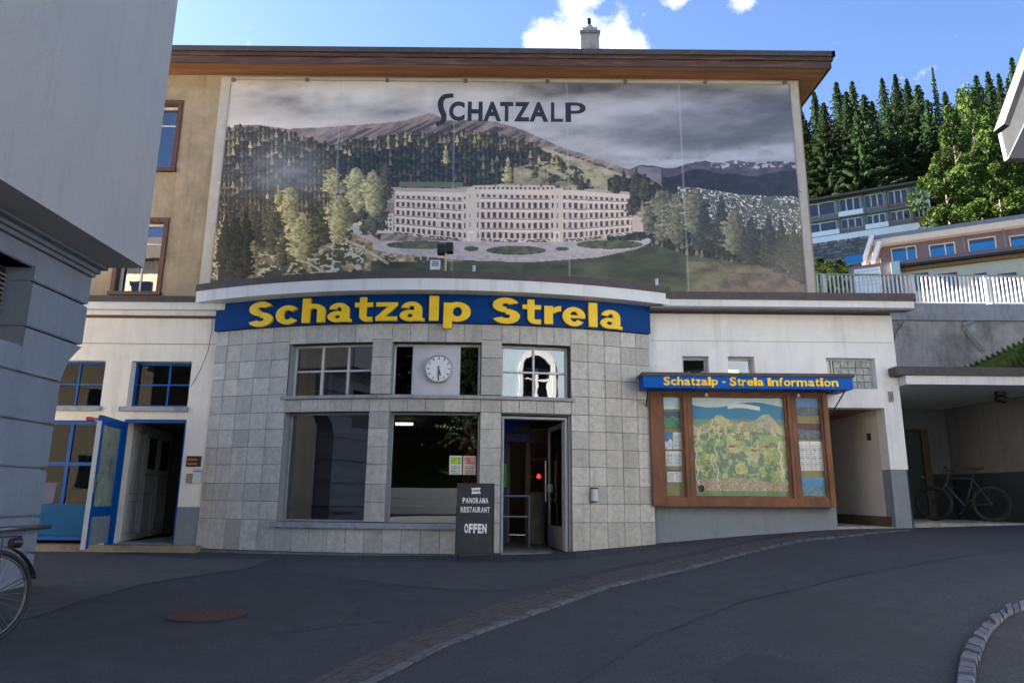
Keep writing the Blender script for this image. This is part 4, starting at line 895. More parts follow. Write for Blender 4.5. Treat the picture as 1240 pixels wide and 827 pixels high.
for wtxt, a, b, z0, z1 in words:
    xa, xb = pxX(a, 12.2), pxX(b, 12.2); tot = sum(LW[c] for c in wtxt); x = xa
    for c in wtxt:
        wd = LW[c]/tot*(xb-xa); base = 3.175; xh = .105; cap = .15
        zz = {'S': (base-.004, base+cap), 'h': (base, base+cap), 'l': (base, base+cap), 't': (base, base+.135), 'f': (base, base+cap), 'I': (base, base+.146), 'i': (base, base+cap), 'p': (base-.036, base+xh), '-': (3.225, 3.25)}.get(c, (base-.002, base+xh))
        letter(c, lambda p: Vector((p[0], 12.2-.012+p[1], p[2])), x+wd*.04, x+wd*.94, zz[0], zz[1], M['yellow'], aw, bold=.028, depth=.010); x += wd
for x in (3.50, 5.15):
    t = empty('spot_lamp', (x, 12.5, 3.1), 'small white bulb lamp under the information sign, ' + ('left one' if x < 4 else 'right one'), 'lamp')
    mb = MB(); mb.tube((x, 12.5, 3.13), (x, 12.5, 3.09), .02, n=10); mb.build('socket', M['ink'], t); mb = MB(); mb.tube((x, 12.5, 3.09), (x-.01, 12.48, 3.03), .015, .03, n=10); mb.build('bulb', M['white_ink'], t)
mb = MB(); mb.tube((5.88, 12.25, 3.12), (5.72, YA, 2.55), .012); mb.tube((5.72, 12.3, 3.12), (5.72, YA-.01, 3.12), .012); mb.build('bracket', M['ink'], aw)
mb = MB(); mb.tube((2.40, 12.25, 3.12), (2.46, YA, 2.75), .012); mb.build('bracket', M['ink'], aw)

# ------------------------------------------------------------------ main building with the big picture
YM = 14.2
mbd = empty('main_building', (-2, YM, 4.9), 'tall beige rendered house with wooden eaves behind the pavilion', 'building')
mxf = lambda p: Vector((p[0], YM+p[1], p[2]))
hu, hl = (-8.38, -7.46, 8.16, 9.74), (-8.38, -7.46, 5.36, 6.95)
hu2, hl2 = (-11.4, -10.4, 8.16, 9.74), (-11.4, -10.4, 5.36, 6.95)
grid_wall(-16, 6.41, 4.6, 10.46, 0, .3, [hu, hl, hu2, hl2], mxf).build('front_wall', M['beige'], mbd)
mb = MB(); mb.box(6.11, 6.41, YM+.3, 19.6, 4.6, 10.46); mb.box(-16, 6.11, 19.3, 19.6, 4.6, 10.46); mb.box(-16.3, -16, YM+.001, 19.6, 4.6, 10.46); mb.build('rear_wall', M['beige'], mbd)
# eaves: soffit boards, two-step fascia, hipped roof
ns_ = 4
for i in range(ns_):
    y0 = 13.72+i*.125; mb = MB(); mb.box(-16.5, 6.9-(3-i)*0, y0+.003, y0+.122, 10.462-.003*(i % 2), 10.50); mb.build('soffit_board', M['wood_soffit'], mbd)
for i in range(4):
    x0 = 6.42+i*.12; mb = MB(); mb.box(x0+.003, x0+.117, 14.22, 20.1, 10.462-.003*(i % 2), 10.50); mb.build('soffit_board', M['wood_soffit'], mbd)
mb = MB(); mb.box(-16.5, 6.91, 13.69, 13.72, 10.44, 10.62); mb.box(6.905, 6.935, 13.69, 20.1, 10.44, 10.62); mb.build('fascia_lower', M['fascia_red'], mbd)
mb = MB(); mb.box(-16.5, 6.95, 13.65, 13.69, 10.60, 10.70); mb.box(6.935, 6.965, 13.65, 20.1, 10.60, 10.70); mb.build('fascia_upper', M['fascia_red'], mbd)
mb = MB(); mb.box(-16.5, 6.99, 13.60, 13.66, 10.68, 10.80); mb.box(6.93, 7.0, 13.60, 20.15, 10.68, 10.80); mb.build('gutter', M['roof_tar'], mbd)
mb = MB(); a = (-16.5, 13.62, 10.74); b = (6.98, 13.62, 10.74); c = (6.98, 20.1, 10.74); d = (-16.5, 20.1, 10.74); r0 = (-13.5, 16.9, 12.9); r1 = (3.7, 16.9, 12.9)
mb.poly([a, b, r1, r0]); mb.poly([b, c, r1]); mb.poly([c, d, r0, r1]); mb.poly([d, a, r0]); mb.poly([a, d, c, b]); mb.build('roof', M['roof_tar'], mbd)
# snow hooks
# windows
for h, nm in ((hu, 0), (hl, 1), (hu2, 0), (hl2, 1)):
    mb = MB(); f = .09; x0, x1, z0, z1 = h
    mb.box(x0-f+.02, x0+.02, YM-.04, YM+.12, z0, z1+f-.02); mb.box(x1-.02, x1+f-.02, YM-.04, YM+.12, z0, z1+f-.02); mb.box(x0+.02, x1-.02, YM-.038, YM+.12, z1-.02, z1+f-.022)
    fr = mb.build('window_frame', M['wood_window'], mbd)
    mb = MB(); mb.box(x0-f, x1+f, YM-.09, YM+.12, z0-.075, z0-.001); mb.build('window_sill', M['wood_window'], fr)
    wd = flat_window(mbd, (x0+.02, x1-.02, z0, z1-.02), YM+.13, .055, [(x0+x1)/2], [z0+(z1-z0)*.7], M['white_paint'], M['glass'])
    mb = MB(); q = 14
    for k in range(q):
        for side in (0, 1):
            xa = x0+.05+k*.02 if side == 0 else x1-.05-(k+1)*.02; mb.box(xa, xa+.018, YM+.30+.02*(k % 2), YM+.31+.02*(k % 2), z0+.05, z1-.1)
    mb.build('curtain', M['curtain'], wd)
mb = MB(); mb.quad((-15.9, YM+1.6, 4.7), (6, YM+1.6, 4.7), (6, YM+1.6, 10.4), (-15.9, YM+1.6, 10.4)); mb.build('room_wall', M['interior_wall'], mbd)
# chimney
cy = 17.0; ch = empty('chimney_stack', (2.0, cy, 12.0), 'short stone chimney with metal cowl on the roof ridge', 'chimney')
cx0, cx1 = at(702, 50, cy).x, at(724, 50, cy).x
def cz_(py): return at(713, py, cy).z
mb = MB(); mb.box(cx0, cx1, cy-.25, cy+.25, 11.9, cz_(48)); mb.build('shaft', M['concrete'], ch)
mb = MB(); mb.box(cx0-.03, cx1+.03, cy-.3, cy+.3, cz_(48), cz_(45)); mb.build('collar', M['granite_dark'], ch)
mb = MB(); mb.box(cx0+.05, cx1-.04, cy-.2, cy+.2, cz_(45), cz_(39)); mb.build('crown', M['ledge'], ch)
mb = MB(); mb.tube((2.03, cy, cz_(39)), (2.03, cy, cz_(33.5)), .19, .12, n=14); mb.build('cone', M['frame_grey'], ch, True)
mb = MB(); mb.tube((2.03, cy, cz_(34)), (2.03, cy, cz_(24)), .07, n=12); mb.build('flue', M['ink'], ch)
mb = MB(); mb.tube((cx0-.06, cy, 12), (cx0+.0, cy, cz_(46)), .012); mb.build('conductor', M['ink'], ch)

# billboard ----------------------------------------------------------------
bb = empty('billboard', (0, YM-.1, 5.2), 'huge printed panorama of a hotel among wooded mountains under the word SCHATZALP', 'billboard')
mb = MB(); mb.box(-6.58, 6.36, YM-.05, YM-.002, 5.1, 10.39); mb.build('mount', M['beige_pale'], bb)
BX0, BX1, BZ0, BZ1 = -6.34, 6.165, 5.30, 10.30
NX, NZ = 860, 350
U, V_ = np.meshgrid(np.linspace(0, 1, NX), np.linspace(0, 1, NZ))      # v = 0 at the top
# project every print dot through the camera; the picture is painted in image pixels
def image_px(u, v):
    X = BX0+(BX1-BX0)*u; Zz = BZ1-(BZ1-BZ0)*v-EYE
    cp, sp_ = math.cos(PITCH), math.sin(PITCH); w_ = YM*cp+Zz*sp_; yy = -YM*sp_+Zz*cp
    xr = X*math.cos(ROLL)+yy*math.sin(ROLL); yr = -X*math.sin(ROLL)+yy*math.cos(ROLL)
    return 620+F_PX*xr/w_, 413.5-F_PX*yr/w_
IMX, IMY = image_px(U, V_)
def paint():
    x, y = IMX, IMY; C = np.zeros(x.shape+(3,), 'f')
    def put(mask, c): C[mask] = c[mask] if getattr(c, 'ndim', 1) == 3 else lin(c)
    def mul(c, f): return lin(c)[None, None, :]*f[..., None]
    def ln(pts, xx=None): return np.interp(x if xx is None else xx, [p[0] for p in pts], [p[1] for p in pts])
    # cloudy sky
    n1 = fbm(x/95, y/26+x/400, 6, 11); n2 = fbm(x/32, y/11, 5, 4)
    g = np.clip((x-420)/400, 0, 1); base = lin((182, 174, 170))*(1-g[..., None])+lin((138, 139, 150))*g[..., None]
    sky_ = base*(.42+1.15*n1+.22*(n2-.5))[..., None]
    dk = np.exp(-((x-835)/95)**2-((y-172)/24)**2)+.5*np.exp(-((x-930)/60)**2-((y-150)/30)**2)+.35*np.exp(-((x-300)/60)**2-((y-125)/22)**2); sky_ *= (1-.45*np.clip(dk*(.6+.8*n2), 0, 1))[..., None]
    lt = np.exp(-((y-190-6*np.sin(x/40))/9)**2)*np.clip((x-720)/80, 0, 1); sky_ += lin((205, 205, 215))*(.35*lt*n2*1.6)[..., None]
    C[:] = sky_
    for cx_, cy_, rx, ry, a in ((402, 122, 14, 18, .35), (432, 118, 26, 14, .45), (376, 118, 10, 14, .3), (470, 116, 16, 12, .2), (520, 122, 6, 14, .2)):  # light reflected on the sheet, painted into the print as pale spots
        m = np.exp(-((x-cx_)/rx)**2-((y-cy_)/ry)**2)*(.5+n2); C[:] = C+(lin((228, 228, 230))-C)*np.clip(a*1.5*m, 0, 1)[..., None]
    # far right range
    fr = ln([(700, 215), (763, 206), (775, 201), (790, 203), (812, 206), (835, 199), (851, 197), (870, 199), (891, 196), (910, 199), (940, 197), (975, 200)])+1.6*(fbm(x/7, 0*x, 3, 5)-.5)
    put(y > fr, mul((88, 80, 96), .55+.9*fbm(x/14, y/6, 4, 9))); sn = (y > fr) & (y < fr+7) & (fbm(x/5, y/3, 3, 2) > .55) & (x > 860); put(sn, (170, 168, 180))
    put((y > fr+13+4*np.sin(x/23)) & (x > 740), mul((50, 52, 64), .6+.7*fbm(x/10, y/6, 4, 19)))
    hz = (y > fr+2) & (x < 800); put(hz, mul((128, 122, 138), .7+.5*n2))
    # town in the valley
    tl = ln([(800, 226), (850, 230), (900, 238), (975, 240)]); tb = ln([(820, 236), (860, 246), (920, 262), (975, 276)]); tm = (y > tl) & (x > 820)
    put(tm, mul((92, 98, 88), .7+.6*fbm(x/6, y/4, 3, 3))); tw = tm & (vnoise(x/1.6, y/1.5, 5) > .74) & (fbm(x/18, y/6, 3, 8) > .42); put(tw, (208, 196, 196)); tw = tm & (vnoise(x/1.9+9, y/1.7, 15) > .80); put(tw, (240, 232, 228))
    # bare ridge
    rd = ln([(240, 150), (276, 158), (300, 153), (318, 154), (351, 158), (397, 156), (449, 152.5), (480, 150), (495, 147), (508, 142), (521, 138.5), (540, 147), (553, 149), (580, 147), (600, 149), (634, 160), (660, 172), (685, 182), (710, 190), (735, 198.5), (765, 208), (800, 225), (860, 300)])+1.2*(fbm(x/9, 0*x, 3, 6)-.5)
    st = fbm((x+y*1.6)/9, (y-x*.4)/16, 5, 2); put(y > rd, mul((140, 122, 116), .45+1.1*st)); put((y > rd+5) & (y < rd+24) & (vnoise((x+y*2)/5, y/20, 3) > .62), mul((96, 82, 80), .7+.6*st))
    mead = (y > ln([(560, 190), (620, 176), (700, 188), (780, 214), (800, 240)])) & (x > 540); put(mead & (y > rd+8), mul((166, 154, 126), .65+.7*fbm(x/16, y/5, 5, 12)))
    # forests
    def forest(mask, dark, light, cell, seed, k=.5):
        cx_ = np.floor(x/cell); jx = vnoise(cx_*3.7, cx_*0+seed, seed); yy = y+jx*cell*2; cy_ = np.floor(yy/(cell*1.9)); fx = (x/cell-cx_)-.5; fy = yy/(cell*1.9)-cy_
        r = vnoise(cx_*7.31, cy_*5.17, seed+1); tri = (np.abs(fx) < fy*.5); f = np.where(tri, .55+.8*r+(.35*(-fx)), .38+.25*r)*(.45+1.1*fbm(x/3.2, y/2.6, 3, seed+5))
        out = mul(dark, f); gw = np.clip((r-k+.25)/.35, 0, 1)*tri*np.clip(fbm(x/30, y/22, 3, seed+9)*1.6-.2, 0, 1); out = out*(1-gw[..., None])+mul(light, f)*gw[..., None]*.85; sel = mask; C[sel] = out[sel]
    lf_ = ln([(240, 152), (262, 160), (283, 155), (300, 154), (330, 157), (345, 160), (375, 168), (400, 176), (430, 172), (465, 166), (500, 163), (540, 161), (600, 163), (640, 172), (662, 186), (690, 200), (705, 207), (720, 230), (740, 240)])+3*(vnoise(x/3.4, 0*x, 7)-.5)*2
    lo_f = ln([(240, 420), (440, 420), (470, 236), (560, 228), (640, 222), (680, 232), (740, 236)])
    forest((y > lf_) & (y < lo_f) & (x < 735), (100, 92, 70), (190, 168, 120), 5.2, 31, .74)
    forest((y > lf_+17) & (y < lo_f) & (x > 410) & (x < 640), (74, 75, 60), (140, 130, 96), 5.6, 37, .9)
    cl = np.exp(-((x-345)/42)**2-((y-212)/30)**2)*(.5+n2); C[:] = C+(lin((148, 152, 158))-C)*np.clip(cl*.55, 0, 1)[..., None]
    mw = (x > 622) & (x < 758) & (y > ln([(620, 206), (650, 198), (690, 196), (720, 205), (760, 222)])) & (y < 234); put(mw & (fbm(x/11, y/5, 4, 3) > .40), mul((156, 146, 114), .6+.8*fbm(x/7, y/4, 4, 33)))
    rf = (y > ln([(735, 220), (745, 213), (760, 218), (775, 212), (800, 226), (820, 236), (840, 262), (975, 290)])+2*(vnoise(x/2.6, 0*x, 17)-.5)) & (x > 735); forest(rf, (66, 68, 52), (138, 130, 92), 6, 41, .72)
    # foreground slopes
    fg = y > ln([(240, 300), (330, 275), (395, 262), (432, 268), (470, 300), (560, 306), (640, 314), (770, 296), (800, 300), (860, 320), (975, 345)]); put(fg, mul((84, 88, 62), .45+1.0*fbm(x/20, y/9, 6, 51)))
    br = fg & (x < 560) & (fbm(x/16, y/9, 4, 77) > .47); put(br, mul((152, 132, 98), .5+.9*fbm(x/5, y/4, 4, 7)))
    rk = fg & (x < 520) & (fbm(x/5, y/3, 4, 87) > .66); put(rk, (188, 176, 160))
    gr = (y > ln([(500, 318), (640, 318), (760, 312), (800, 306), (975, 330)])) & (x > 450); put(gr, mul((82, 88, 66), .5+.95*fbm(x/34, y/9, 6, 61)))
    wv = gr & (x > 830) & (y > 318); put(wv, mul((118, 112, 88), .5+.95*fbm(x/16, y/8, 5, 71))); wv = gr & (x > 880) & (y > 332); put(wv, mul((122, 104, 92), .5+.9*fbm(x/12, y/8, 5, 72)))
    # drive
    def stroke(pts, wd, c, f=None):
        best = np.full(x.shape, 1e9)
        for (x0, y0), (x1, y1) in zip(pts, pts[1:]):
            dx, dy = x1-x0, y1-y0; t = np.clip(((x-x0)*dx+(y-y0)*dy)/(dx*dx+dy*dy), 0, 1); best = np.minimum(best, np.hypot(x-x0-t*dx, y-y0-t*dy))
        put(best < wd, mul(c, .75+.5*fbm(x/5, y/2.4, 3, 14)) if f is None else c)
    stroke([(372, 300), (404, 288), (430, 296), (470, 320)], 1.6, (176, 160, 140)); stroke([(350, 330), (360, 312), (392, 330)], 1.5, (180, 164, 142))
    dv = (y > 293) & (y < ln([(440, 300), (480, 308), (560, 313), (640, 315), (720, 310), (780, 294)])+1) & (x > 452) & (x < 786); put(dv, mul((178, 166, 170), .78+.4*fbm(x/8, y/3, 4, 24)))
    stroke([(420, 268), (436, 283), (462, 297), (500, 307), (560, 313), (640, 315.5), (720, 310), (768, 300), (784, 293)], 3.4, (176, 164, 164))
    for cx_, cy_, rx, ry in ((625, 304.5, 36, 5.5), (508, 298, 40, 5), (738, 297.5, 40, 5.4), (680.5, 302.6, 8.5, 2.4), (571, 302.5, 9, 3.0)):
        put(((x-cx_)/rx)**2+((y-cy_)/ry)**2 < 1, mul((96, 98, 72), .55+.9*fbm(x/6, y/3, 4, 22)))
    # hotel
    top = ln([(478, 233), (560, 235), (570, 230.5), (690, 232), (760, 237.5), (765, 239)]); bot = ln([(478, 285), (560, 293.5), (640, 295), (700, 293.5), (765, 285)])
    h = (x > 478) & (x < 765) & (y > top) & (y < bot); put(h, mul((216, 198, 182), .85+.25*n2))
    v_ = (y-top)/(bot-top); fl_ = v_*5.2; fyy = fl_-np.floor(fl_); cw = np.where(np.abs(x-620) > 90, 6.3, 7.0); fxx = x/cw-np.floor(x/cw)
    win = h & (fxx > .30) & (fxx < .80) & (fyy > .28) & (fyy < .82) & (v_ > .10) & (v_ < .95); put(win, mul((84, 66, 62), .6+.9*vnoise(x/1.8, y/1.8, 3)))
    put(h & (fyy < .16) & (v_ > .12), (236, 224, 212)); put(h & (fyy > .84) & (v_ < .93), (168, 140, 128)); put(h & (v_ < .08), (226, 208, 194)); put(h & (v_ > .945) & (vnoise(x/2.2, y, 4) > .4), (110, 86, 78))
    for a, b in ((560, 582), (666, 682)): put((x > a) & (x < b) & (y > top-2.5) & (y < bot) & ~((np.abs(((x-a)/5.5) % 1-.5) < .22) & (fyy > .28) & (fyy < .82)), (214, 198, 184))
    for a in (571, 674): put((np.abs(x-a) < 4.2) & (y > bot-13) & (y < bot) & ~((np.abs(x-a) < 2.2) & (y > bot-10)), (238, 228, 216))
    ph = (x > 573) & (x < 672) & (y > 226) & (y < top); put(ph, (206, 188, 172)); put(ph & (y > 228.2) & (y < 231) & (((x/5.4) % 1) > .5), (96, 80, 74))
    rfm = (x > 474) & (x < 566) & (y > top-4.5) & (y < top); put(rfm, mul((176, 158, 150), .8+.4*n2)); rfm = (x > 690) & (x < 764) & (y > top-3.5) & (y < top); put(rfm, mul((172, 156, 150), .8+.4*n2))
    for a, b, cc_ in ((560, 224, (120, 104, 96)), (600, 223, (110, 96, 90)), (631, 223.5, (130, 112, 104)), (655, 224, (110, 96, 90)), (690, 228, (120, 104, 98))): put((np.abs(x-a) < 1.3) & (y > b) & (y < b+4), cc_)
    # annexes beside the hotel
    put((x > 425) & (x < 462) & (y > 262+(x-425)*.25) & (y < 272+(x-425)*.3), (206, 190, 172)); put((x > 455) & (x < 477) & (y > 258) & (y < 284), (204, 186, 168)); put((x > 455) & (x < 477) & (y > 252-(np.abs(x-466)-11)*.5) & (y < 260), (160, 118, 108)); put((x > 457) & (x < 475) & (y > 263) & (y < 280) & (((x/4.2) % 1) > .5) & (((y/5.5) % 1) > .4), (92, 76, 70))
    put((x > 409) & (x < 432) & (y > 222) & (y < 236) & (((x/3.7) % 1) > .3), (190, 178, 170)); put((x > 460) & (x < 480) & (y > 231) & (y < 247) & (((y/4.6) % 1) > .35), (192, 150, 140)); put((x > 765) & (x < 782) & (y > 262) & (y < 282), (196, 176, 164)); put((x > 765) & (x < 782) & (y > 257) & (y < 263), (186, 110, 112))
    put((np.abs(x-498) < 1) & (y > 213) & (y < 223), (170, 70, 66))
    put((np.abs(x-563.5) < .8) & (y > 214) & (y < 224), (170, 70, 66)); put((x > 484) & (x < 560) & (y > 222) & (y < 227+2*n2), (110, 118, 84))
    # single foreground trees
    rg = np.random.RandomState(5)
    def tree(cx_, ty, by, wd, c1, c2, seed, round_=False):
        hgt = by-ty; t = np.clip((y-ty)/hgt, 0, 1); wprof = (np.sin(np.clip(t*1.05, 0, 1)*math.pi)**.6 if round_ else (.15+.95*t)*(1-np.clip((t-.86)/.14, 0, 1)*.6))
        edge = wd*wprof*(.62+.7*vnoise(y/2.4, 0*y+seed, seed)); nn = fbm(x/3.0, y/2.2, 4, seed); m = (np.abs(x-cx_) < edge*(.5+.9*nn)) & (y > ty) & (y < by); li = np.clip(.5-(x-cx_)/wd*.45, .15, 1.1)
        nz = fbm(x/2.6, y/2.0, 4, seed+3); col_ = mul(c1, .35+.9*nz)*(1-li[..., None])+mul(c2, .35+1.1*nz)*li[..., None]; C[m] = col_[m]
    for k in range(46):
        cx_ = rg.uniform(255, 470); by = 250+(470-cx_)*.35+rg.uniform(-20, 30); s = rg.uniform(.8, 1.3); tree(cx_, by-38*s, by, 9*s, (52, 54, 42), (130, 120, 84), k, False)
    gold, gr_ = (214, 200, 142), (104, 100, 66)
    for a in ((432, 204, 262, 15, 1), (452, 207, 268, 14, 2), (404, 205, 245, 13, 3), (411, 238, 300, 15, 4), (365, 258, 322, 17, 5), (352, 228, 276, 13, 6), (338, 224, 250, 5, 16), (275, 272, 345, 20, 7), (300, 288, 352, 17, 8), (615, 192, 224, 7, 11), (540, 176, 200, 5, 12)): tree(a[0], a[1], a[2], a[3], gr_, gold, a[4]+100, a[3] > 11)
    for k in range(26):
        cx_ = rg.uniform(270, 300+0); by = rg.uniform(290, 350); tree(cx_, by-40, by, 11, (34, 38, 32), (84, 82, 58), k+300)
    for a in ((697, 205, 226, 6), (704, 214, 232, 7), (755, 208, 234, 6), (770, 205, 240, 9), (744, 213, 236, 6), (765, 222, 262, 8), (780, 212, 242, 9)): tree(a[0], a[1], a[2], a[3], (40, 46, 40), (110, 100, 66), int(a[0]))
    for a in ((800, 232, 296, 20, 1), (818, 236, 300, 18, 1), (840, 230, 290, 16, 1), (852, 246, 304, 17, 0), (872, 240, 300, 15, 0), (888, 256, 312, 15, 1), (908, 264, 322, 17, 0), (930, 262, 326, 14, 0), (945, 268, 332, 15, 0), (960, 272, 338, 14, 0), (784, 250, 288, 10, 1), (970, 280, 345, 12, 0)):
        tree(a[0], a[1], a[2], a[3], (44, 48, 44), (156, 152, 116) if a[4] else (92, 92, 74), int(a[0])+7, bool(a[4]))
    # faint reflections and panel seams on the sheet
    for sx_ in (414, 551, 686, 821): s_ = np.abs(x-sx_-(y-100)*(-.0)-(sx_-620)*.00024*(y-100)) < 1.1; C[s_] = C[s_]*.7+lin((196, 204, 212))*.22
    C = np.clip(C, 0, 1); L_ = C.mean(-1, keepdims=True); C = L_+(C-L_)*.95; L_ = np.clip(L_, 1e-4, 1); g_ = np.where(L_ < .4, .2*np.power(L_/.2, 1.22), .466+(L_-.4)*.75)/L_; return np.clip(C*g_*1.16*np.stack([1.06+0*x, 1.0+0*x, .88+0*x], -1), 0, 1)
C = paint()
off = wloc(bb); XX = BX0+(BX1-BX0)*U; ZZ = BZ1-(BZ1-BZ0)*V_
vv = np.stack([XX-off.x, np.full(XX.shape, YM-.060)-off.y, ZZ-off.z], -1).reshape(-1, 3).astype('f')
me = bpy.data.meshes.new('print'); nq = (NX-1)*(NZ-1); me.vertices.add(NX*NZ); me.vertices.foreach_set('co', vv.ravel())
ii, jj = np.meshgrid(np.arange(NX-1), np.arange(NZ-1)); b0 = (jj*NX+ii).ravel(); q = np.stack([b0, b0+NX, b0+NX+1, b0+1], -1).astype('i')
me.loops.add(nq*4); me.loops.foreach_set('vertex_index', q.ravel()); me.polygons.add(nq); me.polygons.foreach_set('loop_start', np.arange(nq)*4); me.update(calc_edges=True)
ca = me.color_attributes.new('ink', 'FLOAT_COLOR', 'POINT'); c4 = np.ones((NX*NZ, 4), 'f'); c4[:, :3] = C.reshape(-1, 3); ca.data.foreach_set('color', c4.ravel())
me.materials.append(M['print']); o = bpy.data.objects.new('print', me); col.objects.link(o); o.parent = bb
# SCHATZALP lettering
bl = lambda p: Vector((p[0], YM-.066+p[1], p[2]))
def bpx(px): return at(px, 137, YM).x
zt, zb = at(650, 126, YM).z, at(650, 149.5, YM).z
for chh, a, b in (('C', 544, 563), ('H', 566.5, 584.5), ('A', 585.5, 607), ('T', 605.5, 621.5), ('Z', 622.5, 641.5), ('A', 641, 663.5), ('L', 667, 681.5), ('P', 684.5, 709)):
    letter(chh, bl, bpx(a), bpx(b), zb, zt, M['grey_ink'], bb, bold=.012 if chh in 'LP' else .04, depth=.004)
S = [(549, 116), (537, 117), (533, 124), (534, 133), (538, 140), (537, 148), (528, 151.5)]
Sp = []
P = [at(a, b, YM-.066) for a, b in S]; Pm = spline(P, 22); mb = MB()
for _ in range(2): Pm = [Pm[0]]+[(Pm[i-1]+Pm[i]*2+Pm[i+1])/4 for i in range(1, len(Pm)-1)]+[Pm[-1]]
Lf, Rt = [], []
for i, p in enumerate(Pm):
    d = (Pm[min(i+1, len(Pm)-1)]-Pm[max(i-1, 0)]).normalized(); nn = Vector((-d.z, 0, d.x)); wd = .052+.012*math.sin(i/21*math.pi); Lf.append(p+nn*wd); Rt.append(p-nn*wd)
for i in range(len(Pm)-1): mb.quad(Lf[i], Lf[i+1], Rt[i+1], Rt[i])
mb.build('letter', M['grey_ink'], bb)
for x in (283, 372, 469, 564, 663, 757, 854, 950):
    p = at(x, 97.2+(x-283)*.005, YM-.06); mb = MB(); mb.tube(p, p+Vector((0, -.03, 0)), .05, n=12); mb.tube(p+Vector((0, -.03, 0)), p+Vector((.02, -.05, .02)), .03, n=8); mb.build('fixing_bolt', M['granite_dark'], bb)
for x, y in ((266, 222), (970, 231)):
    p = at(x, y, YM-.06); mb = MB(); mb.tube(p, p+Vector((0, -.03, 0)), .035, n=12); mb.build('fixing_bolt', M['metal_white'], bb)
mb = MB(); mb.tube((BX0, YM-.08, BZ1+.01), (BX1, YM-.08, BZ1+.01), .008, n=5); mb.tube((BX1+.01, YM-.08, BZ0), (BX1+.01, YM-.08, BZ1), .008, n=5); mb.tube((BX0-.01, YM-.08, BZ0), (BX0-.01, YM-.08, BZ1), .008, n=5); mb.build('tension_cord', M['frame_grey'], bb)

# things standing on the pavilion roof
ry = 12.9
def rp(px, py): return at(px, py, ry)
e = empty('roof_notice', (rp(527, 328).x, ry, 5.0), 'small white notice board on the pavilion roof edge', 'sign')
a, b = rp(521, 315), rp(533, 326.5); mb = MB(); mb.box(a.x, b.x, ry, ry+.01, b.z, a.z); mb.build('plate', M['white_ink'], e)
mb = MB()
for k in range(3): mb.box(a.x+.03, b.x-.03, ry-.004, ry-.001, a.z-.05-.035*k, a.z-.032-.035*k)
mb.build('print_line', M['ink'], e); mb = MB(); mb.tube((a.x+.02, ry+.02, 4.98), (a.x+.02, ry+.02, a.z), .01); mb.build('post', M['frame_grey'], e)
e = empty('flood_light', (rp(540, 318).x, ry, 5.0), 'black double floodlight on a short post on the pavilion roof', 'floodlight')
p = rp(540, 303); mb = MB(); mb.tube((p.x, ry, 4.98), (p.x, ry, p.z), .018); mb.build('post', M['wood_rail'], e)
for dx in (-.09, .07): mb = MB(); mb.box(p.x+dx-.07, p.x+dx+.07, ry-.1, ry+.08, p.z-.07+dx*.2, p.z+.11+dx*.2); mb.build('lamp_head', M['black'], e)
for px, lab in ((402, 'left of the floodlight'), (574, 'right of the floodlight'), (795, 'near its right end')):
    p = rp(px, 322 if px < 700 else 338); e = empty('vent_pipe', (p.x, ry, 5.0), 'short white pipe poking above the curved roof edge ' + lab, 'pipe'); mb = MB(); mb.tube((p.x, ry, 4.98), (p.x, ry, p.z-.02), .03, n=10); mb.build('tube', M['metal_white'], e); mb = MB(); mb.tube((p.x, ry, p.z-.02), (p.x, ry, p.z), .036, n=10); mb.build('cap', M['metal_white'], e)
def weed(x, y, z, r, h, n, label, name='roof_weed'):
    e = empty(name, (x, y, z), label, 'plant'); ml = MB(); ms = MB()
    for k in range(n//8):
        a = rnd.uniform(0, 6.28); tip = Vector((x+math.cos(a)*r*rnd.random(), y+math.sin(a)*r*.5*rnd.random(), z+h*rnd.uniform(.5, 1))); ms.tube((x+rnd.uniform(-r, r)*.4, y, z), tip, .004, n=3)
        for q in range(8):
            c = Vector((x, y, z)).lerp(tip, rnd.uniform(.3, 1))+Vector([rnd.uniform(-.05, .05) for _ in range(3)]); u = Vector([rnd.uniform(-1, 1) for _ in range(3)]).normalized()*.03; v = Vector([rnd.uniform(-1, 1) for _ in range(3)]).normalized()*.02; ml.quad(c-u, c-v, c+u, c+v)
    ml.build('leaves', M['weed'], e, fix=False); ms.build('stem', M['bark'], e)
weed(rp(553, 320).x, 12.95, 4.98, .2, .34, 200, 'sparse green weed growing on the pavilion roof by the floodlight')
weed(-5.9, 13.7, 4.84, .25, .35, 240, 'little green shrub on the left wing roof beside the wall')
weed(8.1, 15.9, 3.6, .5, .75, 700, 'ragged shrub at the foot of the concrete wall', 'wall_shrub')

# ------------------------------------------------------------------ corner building on the left
cb = empty('corner_building', (-6, 8, .1), 'grey corner house with overhanging upper storey and blue-grey banded base at the left', 'building')
XW, XB, YE, YL = -5.63, -4.95, 9.0, 8.67
mb = MB(); mb.box(-9, XB, 4.2, YE, 4.19, 10.0); mb.build('upper_storey', M['grey_render'], cb)
mb = MB(); mb.box(-9, XB-.03, YE+.001, YE+.015, 4.2, 10.0); mb.box(-9, XW-.5, YL-.04, YL-.02, 0, 4.17); mb.build('bounce_render', M['plaster'], cb)  # pale slabs added on the unseen rear to bounce sun at the left wing
for wx in (-6.4, -8.4):
    for wz in (5.0, 7.8): mb = MB(); mb.box(wx, wx+1.1, YE+.017, YE+.04, wz, wz+1.5); mb.build('rear_window', M['glass_dark'], cb)
Yw = atx(41, 337, XW).y; zw0, zw1 = atx(36, 421, XW).z, 3.83
mb = MB(); mb.box(-9, XW-.40, 4.3, YL-.05, -.1, 4.18); mb.box(XW-.39, XW-.05, 4.3, YL-.05, -.1, zw0); mb.box(XW-.39, XW-.05, 4.3, YL-.05, zw1, 4.18); mb.box(XW-.39, XW-.07, Yw+.02, YL-.05, zw0+.001, zw1-.001); mb.build('core', M['blue_stone'], cb)
